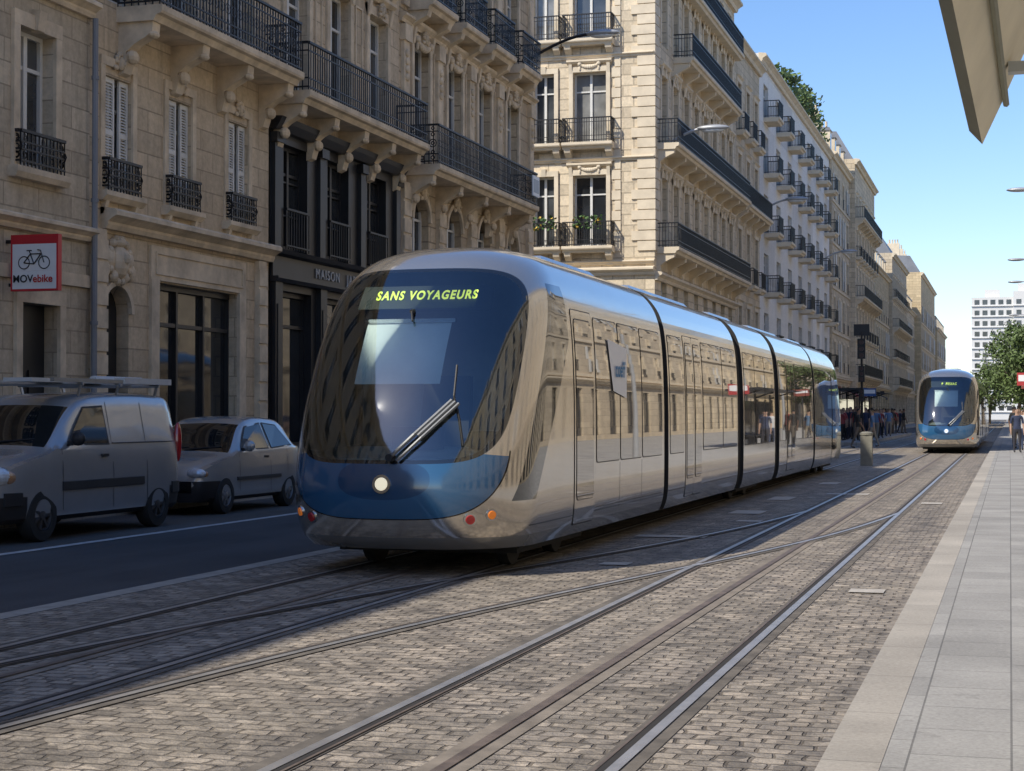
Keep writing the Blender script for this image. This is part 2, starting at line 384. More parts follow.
def bldA():
    B=Bld('stone_apartment_building',(XA,28,0)); F=FX(XA); Y0,Y1=24.45,31.4
    c=[25.35,27.55,29.95]
    ops=[(24.85,25.75,.13,3.7,'archdoor'),(26.75,29.95,.25,3.87,'shop')]
    for u in c: ops.append((u-.46,u+.46,5.25,7.2,'shut'))
    wall(B,F,'wallA',Y0,Y1,.1,8.3,ops)
    for u in c:
        B.box(F,'trim',u-.6,u-.461,-.02,.04,5.25,7.35); B.box(F,'trim',u+.461,u+.6,-.02,.04,5.25,7.35); B.box(F,'trim',u-.6,u+.6,-.02,.045,7.351,7.5)
        mask(B,F,'trim',u,.06,7.45,.75)
        B.prism(F,'trim',[(-.02,5.08),(.12,5.08),(.2,5.16),(.2,5.24),(-.02,5.24)],u-.68,u+.68)
        for s in (-.55,.45): B.prism(F,'trim',[(-.02,4.85),(.06,4.87),(.12,5.08),(-.02,5.08)],u+s,u+s+.1)
        railing(B,F,u-.55,u+.55,.15,5.25,.55,2,.1)
    cornice(B,F,'trim',24.8,Y1,4.62,.9)
    B.box(F,'trim',26.45,30.25,-.02,.05,3.9,4.5)
    frame_panel(B,F,'trim',26.6,30.1,4.0,4.4,.04,.075)
    B.box(F,'trim',26.45,26.74,-.02,.06,.1,3.9);B.box(F,'trim',29.96,30.25,-.02,.06,.1,3.9)
    for u in (24.5,30.75):
        B.box(F,'trim',u,u+.35,-.02,.1,.1,4.6)
        for q in range(11): B.box(F,'trim',u-.01,u+.36,.1,.125,.3+q*.38,.62+q*.38)
    t=B.g('trim')
    for (du,dz,ru,rz,rn) in ((0,.0,.24,.3,.2),(-.3,.05,.16,.2,.12),(.3,.05,.16,.2,.12),(-.42,-.15,.1,.16,.1),(.42,-.15,.1,.16,.1),(0,.32,.16,.1,.16),(-.18,-.25,.1,.12,.12),(.18,-.25,.1,.12,.12),(0,.05,.12,.16,.26)):
        t.ell((XA+.03,25.3+du,4.1+dz),(rn,ru,rz),12,8)
    for k in range(14):
        a=2*math.pi*k/14; t.ell((XA+.06,25.3+.34*math.cos(a),4.12+.36*math.sin(a)),(.09,.075,.075),8,6)
    d=B.g('zinc'); d.tube((XA+.12,24.42,.1),(XA+.12,24.42,8.0),.05,n=8)
    for z in (1,3,5,7): d.tube((XA+.12,24.42,z),(XA+.12,24.42,z+.06),.065,n=8)
    balcony(B,F,'trim',25.3,31.25,8.4,.85,2,1.95,1.0)
    up_floors(B,F,'wallA','trim',Y0,Y1,c,1.15,[(8.45,2.8),(12.2,2.5)],17,balc=(0,),z0=8.3)
    shell(B,'wallA',XA,Y0,Y1,17,man=2)
    B.finish()
bldA()
def bldB():
    B=Bld('stone_building_with_black_shopfront',(XA,35,0)); F=FX(XA); Y0,Y1=31.4,39.0
    wall(B,F,'wallB',Y0,Y1,7.62,8.1,[])
    ops=[(31.95,33.6,.5,4.1,'shop'),(34.3,36.0,.13,4.1,'shop'),(36.7,38.5,.5,4.1,'shop')]
    c=[32.75,35.1,37.5]
    for u in c: ops.append((u-.62,u+.62,4.95,7.15,'blackwin'))
    wall(B,F,'black',Y0+.05,Y1-.05,.1,7.6,ops)
    for u in (31.5,33.85,36.25,38.6):
        B.box(F,'black',u,u+.35,0,.12,.1,4.3); B.box(F,'black',u+.03,u+.32,0,.09,4.85,7.3); B.box(F,'black',u-.02,u+.37,0,.16,7.1,7.3)
        B.box(F,'black',u+.08,u+.27,.12,.14,.6,3.8)
    B.prism(F,'black',[(0,4.25),(.16,4.25),(.2,4.32),(.2,4.36),(.08,4.36),(.08,4.78),(.22,4.82),(.26,4.9),(0,4.92)],Y0+.05,Y1-.05)
    B.prism(F,'black',[(0,7.35),(.15,7.35),(.25,7.5),(.3,7.6),(0,7.62)],Y0+.02,Y1-.02)
    for u in c:
        railing(B,F,u-.6,u+.6,.05,4.97,.85,0,.13)
        for zz in (5.7,6.4): B.box(F,'black',u-.55,u+.55,-.24,-.19,zz,zz+.03)
    balcony(B,F,'trim',31.55,38.9,8.12,.85,1,1.85,1.0)
    up_floors(B,F,'wallB','trim',Y0,Y1,c,1.2,[(8.15,2.8),(12.0,2.6)],17.1,balc=(0,),z0=8.1)
    shell(B,'wallB',XA,Y0,Y1,17.1,man=2)
    e=B.finish()
    tc=bpy.data.curves.new('shop_lettering','FONT'); tc.body='MAISON   JARDIN'; tc.size=.3; tc.extrude=.01; tc.space_character=1.3
    t=bpy.data.objects.new('shop_lettering',tc); scene.collection.objects.link(t); t.parent=e
    t.data.materials.append(simple('lettering_grey',(.5,.5,.5),.5,noise=0))
    t.rotation_euler=(math.radians(90),0,math.radians(90)); t.location=Vector((XA+.1,33.6,4.47))-Vector((XA,35,0))
bldB()
def bldC():
    B=Bld('stone_apartment_building',(XA,45,0)); F=FX(XA); Y0,Y1=39.0,51.2
    c=[40.6,43.3,46.0,48.8]
    ops=[(u-.62,u+.62,4.9,7.1,'arch') for u in c]+[(u-.8,u+.8,.3,4.0,'shop') for u in c]
    wall(B,F,'wallC',Y0,Y1,.1,8.0,ops)
    cornice(B,F,'trim',Y0,Y1,4.3,.8)
    for u in c: mask(B,F,'trim',u,.1,7.15,1.0)
    for u in (39.1,41.8,44.5,47.2,50.3):
        B.box(F,'trim',u,u+.5,-.02,.1,4.7,7.3)
        for q in range(6): B.box(F,'trim',u-.015,u+.515,.1,.13,4.78+q*.42,5.12+q*.42)
    balcony(B,F,'trim',39.5,48.7,7.75,.9,2,2.3,1.0)
    up_floors(B,F,'wallC','trim',Y0,Y1,c,1.2,[(8.05,2.9),(11.95,2.7)],17.2,balc=(0,1),z0=8.0)
    for u in c:
        balcony(B,F,'trim',u-1.0,u+1.0,11.9,.7,2,1.6)
        garland(B,F,'trim',u-.5,u+.5,11.35-.62+.25,.12,.09)
    cornice(B,F,'trim',Y0,Y1,11.25,.6)
    for u in (39.15,41.75,44.45,47.15,50.6):
        B.box(F,'trim',u,u+.4,-.02,.09,8.05,11.2);B.box(F,'trim',u,u+.4,-.02,.09,11.7,16.4)
        B.box(F,'trim',u-.06,u+.46,-.02,.15,10.8,11.2);
        for q in range(4): B.ell(F,'trim',u+.2,.1,9.9+q*.2,.12,.06,.1)
    shell(B,'wallC',XA,Y0,Y1,17.2,man=2)
    B.finish()
    e=empty('street_sign',(XA+.93,48.2,8.3)); m=MB(); m.box(-.02,.02,-.35,.35,-.3,.3,0); m.box(.02,.024,-.28,.28,-.2,.2,1)
    m.obj('plate',[simple('plate_white',(.75,.76,.76),.4,noise=.03),simple('plate_grey',(.3,.32,.35),.4,noise=.05)],e)
bldC()
# ------------------------------------------------------------ building D
XD=-13.8; YD=67.3
def bldD():
    B=Bld('sunlit_corner_apartment_building',(XD,YD,0)); F=FX(XD); G=FY(YD)
    Y0,Y1=YD,88.1; H=23.2; fl=[(8.4,2.95),(12.65,2.95),(16.9,2.8),(20.3,1.9)]
    ec=[-16.5,-18.45,-20.8,-23.2,-25.8]
    ops=[]
    for (z,h) in fl:
        for i,u in enumerate(ec): w=1.4 if i!=1 else .9; ops.append((u-w/2,u+w/2,z,z+h,'win'))
    for u in ec: ops.append((u-.4,u+.4,4.9,7.2,'win'))
    for u in (-16.5,-19.5,-23,-26): ops.append((u-.9,u+.9,.3,3.9,'shop'))
    wall(B,G,'wallD',-28,XD,.1,H,ops,.34)
    for (z,h) in fl[:3]:
        for i,u in enumerate(ec):
            w=1.4 if i!=1 else .9
            surround(B,G,'trimD',u-w/2,u+w/2,z,z+h,head=(i!=1),pd=.09)
            balcony(B,G,'trimD',u-w/2-.36,u+w/2+.36,z,.6,1,w+.3,1.0,.1)
            if i!=1: garland(B,G,'trimD',u-.4,u+.4,z+h+.3,.1,.1)
        cornice(B,G,'trimD',-28,XD,z-.75,.45)
    z=8.2
    k=0
    while z<H-.8:
        w=.95 if k%2 else .7
        B.box(G,'trimD',XD-w,XD+.05,0,.07,z,z+.38); B.box(F,'trimD',YD,YD+w,0,.06,z,z+.38)
        B.box(G,'trimD',-15.45-(.12 if k%2 else 0),-15.2,0,.05,z,z+.38) 
        z+=.42;k+=1
    cornice(B,G,'trimD',-28,XD,7.2,.9); cornice(B,G,'trimD',-28,XD+.4,H-.6,1.4)
    sc_=[69.2,71.7,74.2,76.7,79.2,81.7,84.2,86.6]
    ops=[]
    for (z,h) in fl:
        for u in sc_: ops.append((u-.62,u+.62,z,z+h,'win'))
    for u in sc_: ops.append((u-.6,u+.6,4.9,7.2,'win')); ops.append((u-.95,u+.95,.3,3.9,'shop'))
    wall(B,F,'wallD',Y0,Y1,.1,H,ops)
    for j,(z,h) in enumerate(fl[:3]):
        for u in sc_: surround(B,F,'trimD',u-.62,u+.62,z,z+h)
    balcony(B,F,'trimD',YD+.3,Y1-.4,8.35,.95,1,2.5)
    balcony(B,F,'trimD',YD+.3,Y1-.4,12.6,.95,1,2.5)
    balcony(B,F,'trimD',YD+4,Y1-3,16.85,.9,1,2.5)
    balcony(B,F,'trimD',YD+.3,Y1-.3,20.25,.6,1,0)
    cornice(B,F,'trimD',Y0,Y1,7.0,.9); cornice(B,F,'trimD',Y0-.4,Y1,H-.6,1.4)
    shell(B,'wallD',XD,Y0+.6,Y1,H,14,1,2,skip0=True)
    e=B.finish()
    m=MB()
    for u in (-16.5,-18.4):
        for k in range(90):
            c=Vector((u+random.uniform(-.6,.6),YD-.5+random.uniform(-.1,.1),9.35+random.uniform(-.25,.3))); s_=.07
            a=Vector((R()-.5,R()-.5,R()-.5)).normalized(); b=a.orthogonal().normalized()
            m.poly([c-a*s_,c-b*s_,c+a*s_,c+b*s_],0 if R()<.8 else 1)
    m.obj('balcony_flowers',[simple('leaf_green',(.06,.12,.03),.6),simple('flower_yellow',(.6,.4,.06),.6)],e).location=-Vector((XD,YD,0))
bldD()
# ------------------------------------------------------------ the rest of the row
def rowb(name,X,Y0,Y1,H,wc,tc,fls,sp,style,gfz=3.9,seed=1,man=2.5,F=None,sgn=1,sh='shop',gw=.38,ww=.6,dorm=False,awn=None):
    random.seed(seed)
    B=Bld(name,(X,(Y0+Y1)/2,0)); F=FX(X) if sgn==1 else FXr(X)
    n=max(1,int((Y1-Y0-.8)/sp)); c=[Y0+(Y1-Y0)*(i+.5)/n for i in range(n)]
    ops=[]
    for (z,h) in fls:
        for u in c: ops.append((u-ww,u+ww,z,z+h,'win'))
    for u in c: ops.append((u-sp*gw,u+sp*gw,.35,gfz,sh))
    wall(B,F,wc,Y0,Y1,.1,H,ops)
    for i,(z,h) in enumerate(fls):
        if style=='classic':
            for u in c: B.box(F,tc,u-ww-.2,u-ww-.001,-.02,.06,z,z+h);B.box(F,tc,u+ww+.001,u+ww+.2,-.02,.06,z,z+h);B.prism(F,tc,[(-.02,z+h+.01),(.07,z+h+.01),(.07,z+h+.22),(.18,z+h+.3),(-.02,z+h+.36)],u-ww-.25,u+ww+.25)
            if i%2==0: balcony(B,F,tc,Y0+.3,Y1-.3,z-.03,.85,0,sp,1.0,.14)
            else:
                for u in c: balcony(B,F,tc,u-.85,u+.85,z-.03,.5,0,0,.95,.14)
        elif style=='round':
            for u in c[::1]:
                balcony(B,F,tc,u-1.0,u+1.0,z-.03,.95,0,0,1.0,.09)
                B.box(F,'iron',u-.96,u+.96,.84,.86,z+.02,z+.8)
        elif style=='plain':
            for u in c:
                railing(B,F,u-ww,u+ww,.03,z,.9,0,.13)
                B.box(F,tc,u-ww-.16,u-ww-.001,-.02,.05,z,z+h);B.box(F,tc,u+ww+.001,u+ww+.16,-.02,.05,z,z+h);B.box(F,tc,u-ww-.16,u+ww+.16,-.02,.06,z+h+.001,z+h+.2)
                if R()<.25:
                    for s in (-1,1): B.box(F,'shutter',u+s*(ww+.28)-.25,u+s*(ww+.28)+.25,.055,.09,z,z+h-.05)
            B.box(F,tc,Y0,Y1,-.02,.08,z-.35,z-.2)
    if awn:
        for u in c:
            if R()<.55: B.prism(F,awn,[(0,gfz-.1),(1.5,gfz-.75),(1.5,gfz-.95),(1.46,gfz-.95),(1.46,gfz-.78),(0,gfz-.16)],u-sp*.4,u+sp*.4)
    if dorm:
        for u in c:
            B.box(F,tc,u-.55,u+.55,-1.6,-.25,H+.1,H+1.9); B.g('glass').poly([F.p(u-.4,-.24,H+.3),F.p(u+.4,-.24,H+.3),F.p(u+.4,-.24,H+1.7),F.p(u-.4,-.24,H+1.7)])
            B.prism(F,'zinc',[(-1.8,H+1.9),(-.15,H+1.9),(-.3,H+2.15),(-1.8,H+2.2)],u-.65,u+.65)
    cornice(B,F,tc,Y0,Y1,gfz+.35,.8); cornice(B,F,tc,Y0-.1,Y1+.1,H-.5,1.3)
    shell(B,wc,X,Y0+.01,Y1-.01,H,12,sgn,man)
    for i in range(max(1,int((Y1-Y0)/9))):
        y=Y0+.5+i*9; B.box(FX(0),tc,y,y+.7,X-sgn*5,X-sgn*3.2,H+1,H+man+2)
        for k in range(4): B.g('trim').tube((X-sgn*(3.5+k*.4),y+.35,H+man+2),(X-sgn*(3.5+k*.4),y+.35,H+man+2.6),.12,n=6)
    return B.finish()
cl=[(5.0,2.4),(8.4,2.6),(12.0,2.6),(15.6,2.4)]
rowb('stone_apartment_building',-13.8,88.1,97.3,21.5,'wallE','trimD',[(4.9,2.4),(8.6,2.8),(12.6,2.8),(16.6,2.6)],2.3,'classic',seed=3,awn='awn3')
rowb('white_apartment_building',-13.8,97.3,136.6,22.4,'wallF','trimD',[(5.2,2.3),(8.7,2.3),(12.2,2.3),(15.7,2.3),(19.0,2.0)],4.9,'round',seed=4,man=.8,ww=1.0,awn='awn2')
rowb('stone_apartment_building',-13.6,136.6,152,22.6,'wallE','trimD',cl+[(19.0,2.0)],3.2,'plain',seed=5,dorm=True,awn='awn1')
rowb('stone_apartment_building',-13.1,152,174.5,24.2,'wallD','trimD',cl+[(19.0,2.0)],2.8,'classic',seed=6,awn='awn3')
rowb('stone_apartment_building',-13.8,174.5,206,17.6,'wallG','trimD',cl[:3],3.4,'plain',seed=8,dorm=True)
rowb('stone_apartment_building',-13.4,206,235,20.8,'wallE','trimD',cl,2.8,'classic',seed=9)
rowb('stone_apartment_building',-13.8,235,262,16.6,'wallD','trimD',cl[:3],2.8,'plain',seed=10,dorm=True)
rowb('stone_apartment_building',-12.8,262,310,23.0,'wallG','trimD',cl,3.0,'plain',seed=11)
rowb('stone_apartment_building',-12.4,310,350,17,'wallG','trimD',cl[:3],3.0,'plain',seed=12,dorm=True)
y=-45
wcs=['wallD','wallG','wallE','wallD','wallE','wallE']
for i in range(13):
    L=[22,30,26,34,28,24,36,30,26,30,34,30,30][i]
    rowb('stone_apartment_building',13.5,y,y+L-.1,[19,21,20,22,18,21,20,19,22,20,21,19,20][i],wcs[i%6],'trimD',cl,[3.6,4.2,3.4,4.6][i%4],'plain' ,seed=20+i,sgn=-1,gw=.26)
    y+=L
rowb('stone_apartment_building',-14.4,-34,1.9,HB,'wallE','trimD',cl[:3],3.0,'plain',seed=41,man=1.2)
rowb('stone_apartment_building',-14.4,-75,-36,20,'wallD','trimD',cl,3.0,'plain',seed=42)
random.seed(11)
# ============================================================ ground
def cobble():
    m,nt,b,o=nm('granite_setts'); oc=OC(nt)
    nv=nt.nodes.new('ShaderNodeTexNoise'); nv.inputs['Scale'].default_value=3.6; nv.inputs['Detail'].default_value=4
    nt.links.new(oc,nv.inputs['Vector'])
    vm=nt.nodes.new('ShaderNodeVectorMath'); vm.operation='SCALE'; nt.links.new(nv.outputs['Color'],vm.inputs[0]); vm.inputs[3].default_value=.10
    va=nt.nodes.new('ShaderNodeVectorMath'); nt.links.new(oc,va.inputs[0]); nt.links.new(vm.outputs[0],va.inputs[1])
    br=brick(nt,va.outputs[0],(.41,.345,.27),(.26,.225,.185),(.13,.105,.08),.165,.118,.011,.6)
    vo=nt.nodes.new('ShaderNodeTexVoronoi'); vo.inputs['Scale'].default_value=6.5; nt.links.new(oc,vo.inputs['Vector'])
    sp=nt.nodes.new('ShaderNodeSeparateColor'); nt.links.new(vo.outputs['Color'],sp.inputs[0])
    pv=RNG(nt,sp.outputs[0],0,1,.62,1.25)
    n1=RNG(nt,NOI(nt,oc,.45,7,.7,.6),.40,.66)
    n2=RNG(nt,NOI(nt,oc,11,5,.75),.35,.7,.78,1.18)
    n3=RNG(nt,NOI(nt,MAP(nt,oc,(1.9,.07,1)),1.0,5,.65),.48,.66)
    n5=RNG(nt,NOI(nt,oc,1.6,6,.7,.8),.56,.70)
    n6=RNG(nt,NOI(nt,oc,.9,6,.75,1.2),.58,.70)
    c=MX(nt,M(nt,'MULTIPLY',n1,.5),br.outputs['Color'],(.31,.265,.20))
    c=MX(nt,M(nt,'MULTIPLY',n3,.55),c,(.12,.105,.088))
    c=MX(nt,M(nt,'MULTIPLY',n5,.45),c,(.42,.37,.30))
    c=MX(nt,M(nt,'MULTIPLY',n6,.45),c,(.10,.085,.07))
    c=MX(nt,1.0,c,gray(nt,M(nt,'MULTIPLY',n2,pv)),'MULTIPLY')
    nt.links.new(c,b.inputs['Base Color']); b.inputs['Roughness'].default_value=.72
    h=M(nt,'ADD',M(nt,'MULTIPLY',br.outputs['Fac'],-1.0),M(nt,'MULTIPLY',NOI(nt,oc,13,4,.7),.9))
    nt.links.new(BUMP(nt,h,1.0,.034),b.inputs['Normal'])
    return m
def asphalt(name,col):
    m,nt,b,o=nm(name); oc=OC(nt)
    n1=RNG(nt,NOI(nt,oc,.4,5,.6),.35,.7); n2=RNG(nt,NOI(nt,oc,60,3,.8),.35,.7,.7,1.4)
    n3=RNG(nt,NOI(nt,MAP(nt,oc,(1.2,.08,1)),1.0,4,.6),.45,.65)
    c=MX(nt,n1,sc(col,.8),sc(col,1.3)); c=MX(nt,M(nt,'MULTIPLY',n3,.5),c,sc(col,1.7))
    c=MX(nt,1.0,c,gray(nt,n2),'MULTIPLY')
    nt.links.new(c,b.inputs['Base Color']); b.inputs['Roughness'].default_value=.85
    nt.links.new(BUMP(nt,NOI(nt,oc,90,3,.8),.5,.01),b.inputs['Normal'])
    return m
def slabs(name,col,w,h,rot=False,off=.5,ms=.008):
    m,nt,b,o=nm(name); oc=OC(nt)
    v=oc
    if rot:
        s=nt.nodes.new('ShaderNodeSeparateXYZ'); nt.links.new(oc,s.inputs[0]); c=nt.nodes.new('ShaderNodeCombineXYZ')
        nt.links.new(s.outputs[1],c.inputs[0]);nt.links.new(s.outputs[0],c.inputs[1]); v=c.outputs[0]
    br=brick(nt,v,sc(col,1.06),sc(col,.86),sc(col,.5),w,h,ms,.1,off)
    n1=RNG(nt,NOI(nt,oc,.8,5,.65),.35,.7,.82,1.1); n2=RNG(nt,NOI(nt,oc,40,3,.8),.35,.7,.84,1.16)
    n4=RNG(nt,NOI(nt,oc,7,3,.6),.64,.70)
    c=MX(nt,1.0,br.outputs['Color'],gray(nt,M(nt,'MULTIPLY',n1,n2)),'MULTIPLY')
    c=MX(nt,M(nt,'MULTIPLY',n4,.3),c,sc(col,.45))
    nt.links.new(c,b.inputs['Base Color']); b.inputs['Roughness'].default_value=.8
    nt.links.new(BUMP(nt,M(nt,'MULTIPLY',br.outputs['Fac'],-1.0),.5,.01),b.inputs['Normal'])
    return m
COB=cobble(); ASP=asphalt('asphalt',(.055,.055,.057)); ASP2=asphalt('asphalt_parking',(.08,.075,.07))
PAV=slabs('pavement_slabs',(.36,.335,.30),.9,.6,True); KRB=slabs('kerb_granite',(.42,.395,.35),1.0,2.0,True); PAVL=slabs('pavement_left',(.32,.30,.27),.7,.45,True)
CONC=simple('concrete_strip',(.36,.33,.28),.85,noise=.2,scale=5,bump=.3)
def sheet(name,x0,x1,y0,y1,z,mat,top=None):
    m=MB(); m.poly([(x0,y0,z),(x1,y0,z),(x1,y1,z),(x0,y1,z)]); return m.obj(name,[mat])
sheet('ground',-600,600,-300,1500,0,ASP)
sheet('cobbled_tramway',-7.28,-.77,-40,420,.004,COB)
sheet('parking_lane',-13.05,-10.72,-40,51,.004,ASP2)
sheet('road_marking',-10.72,-10.58,-40,51,.006,simple('worn_white_paint',(.5,.5,.49),.7,noise=.3,scale=6))
sheet('gutter_strip',-7.5,-7.28,-40,420,.008,CONC)
def slabbox(name,x0,x1,y0,y1,h,mat,km,kside):
    m=MB()
    kw=.18
    m.box(x0,x1-kw,y0,y1,-.05,h,0); m.box(x1-kw,x1,y0,y1,-.05,h+.003,1)
    return m.obj(name,[mat,km])
slabbox('pavement',-14.6,-13.05,-80,51.2,.13,PAVL,KRB,1)
slabbox('pavement',-14.6,-10.6,67.2,420,.13,PAVL,KRB,1)
m=MB(); m.box(-.77,-.52,-40,420,-.05,.10,0); m.box(-.52,13.5,-40,420,-.05,.097,1)
m.obj('pavement',[slabs('platform_kerb',(.43,.39,.33),1.2,3,True,ms=.005),slabs('platform_slabs',(.36,.345,.315),.62,.42,True,ms=.005)])
m=MB(); m.box(-10.4,-7.15,84,128,-.05,.16,0); m.box(-7.15,-6.97,84,128,-.05,.163,1); m.obj('platform',[PAV,KRB])
# rails
STEEL=simple('rail_steel_worn',(.50,.47,.43),.38,.6,noise=.2,scale=3)
STEELD=simple('rail_steel_rusty',(.17,.13,.10),.6,.3,noise=.3,scale=6)
GROOVE=simple('rail_groove_dark',(.03,.026,.022),.9,noise=.2)
BED=simple('rail_bed_resin',(.13,.112,.09),.85,noise=.4,scale=4,bump=.3)
APS=simple('aps_strip',(.22,.185,.145),.8,noise=.35,scale=3,bump=.3)
def ribbon(mb,path,o0,o1,z,mi):
    n=len(path); L=[];Rr=[]
    for i,(x,y) in enumerate(path):
        a=path[max(0,i-1)];b=path[min(n-1,i+1)]
        dx,dy=b[0]-a[0],b[1]-a[1]; l=math.hypot(dx,dy); nx,ny=dy/l,-dx/l
        L.append((x+nx*o0,y+ny*o0,z));Rr.append((x+nx*o1,y+ny*o1,z))
    for i in range(n-1): mb.poly([L[i],Rr[i],Rr[i+1],L[i+1]],mi)
def rails(name,path,aps=True,dz=0):
    mb=MB()
    for s in (-1,1):
        c=s*.7175
        ribbon(mb,path,c-.11,c+.095,.009+dz,2)
        ribbon(mb,path,c-.028,c+.028,.016+dz,0)
        i0,i1=sorted((c-s*.028,c-s*.068)); ribbon(mb,path,i0,i1,.0125+dz,3)
        i0,i1=sorted((c-s*.068,c-s*.084)); ribbon(mb,path,i0,i1,.0155+dz,1)
    if aps:
        ribbon(mb,path,-.11,.11,.0095+dz,4); ribbon(mb,path,-.03,.03,.017+dz,1)
    return mb.obj(name,[STEEL,STEELD,BED,GROOVE,APS])
T1,T2=-2.37,-5.67
st=[( T1,y) for y in range(-40,420,10)]
rails('tram_rails',st); rails('tram_rails',[(T2,y) for y in range(-40,420,10)])
def cross(y0,y1,xa,xb,n=40):
    p=[]
    for i in range(n+1):
        t=i/n; s=(t-math.sin(2*math.pi*t)/(2*math.pi))*.45+t*.55
        p.append((xa+(xb-xa)*s,y0+(y1-y0)*t))
    return p
rails('tram_crossover_rails',cross(5,27,T2,T1),False,.0022)
mb=MB()
for (x,y,w,l) in ((-3.95,26.5,.5,.9),(-3.6,24.3,.35,.35),(-1.3,30,.35,.5),(-4.0,31,.4,1.2),(-3.9,17,.3,.3),(-1.2,15,.3,.3),(-3.85,38,.4,1.2),(-3.0,33,.8,.5),(-4.1,21.0,.9,.35)):
    mb.poly([(x-w/2,y-l/2,.0135),(x+w/2,y-l/2,.0135),(x+w/2,y+l/2,.0135),(x-w/2,y+l/2,.0135)],0)
mb.obj('track_drain_covers',[simple('cover_concrete',(.46,.42,.36),.7,noise=.15,scale=6)])
# ============================================================ tram
def pchip(tab):
    xs=[a for a,_ in tab];ys=[b for _,b in tab];n=len(xs)
    d=[(ys[i+1]-ys[i])/(xs[i+1]-xs[i]) for i in range(n-1)]
    t=[d[0]]+[0 if d[i-1]*d[i]<=0 else 2*d[i-1]*d[i]/(d[i-1]+d[i]) for i in range(1,n-1)]+[d[-1]]
    def f(x):
        if x<=xs[0]: return ys[0]
        if x>=xs[-1]: return ys[-1]
        for i in range(n-1):
            if x<=xs[i+1]: break
        h=xs[i+1]-xs[i];s=(x-xs[i])/h
        return (2*s**3-3*s*s+1)*ys[i]+(s**3-2*s*s+s)*h*t[i]+(-2*s**3+3*s*s)*ys[i+1]+(s**3-s*s)*h*t[i+1]
    return f
W=pchip([(.26,1.14),(.4,1.19),(.6,1.21),(1.0,1.215),(1.5,1.215),(2.0,1.205),(2.4,1.185),(2.7,1.15),(2.9,1.09),(3.05,1.00),(3.17,.88),(3.27,.69),(3.33,.48),(3.37,.15)])
FF=pchip([(.26,.3),(.35,.16),(.5,.07),(.85,0),(1.1,.05),(1.5,.20),(1.8,.345),(2.1,.51),(2.4,.70),(2.7,.93),(2.9,1.11),(3.05,1.27),(3.17,1.47),(3.27,1.8),(3.33,2.25),(3.37,3.1)])
LN=1.10;NE=2.5
ZR=[.26,.3,.35,.42,.5,.6,.7,.85,1.0,1.1]+[1.2+.1*i for i in range(15)]+[2.65,2.72,2.8,2.86,2.92,2.98,3.03,3.08,3.13,3.18,3.22,3.26,3.29,3.32,3.345,3.36,3.37]
def SY(x,z,L=LN):
    w=W(z);q=min(1,abs(x)/w); return FF(z)+L-L*(1-q**NE)**(1/NE)
NB=7.45
SILVC=(.60,.56,.50)
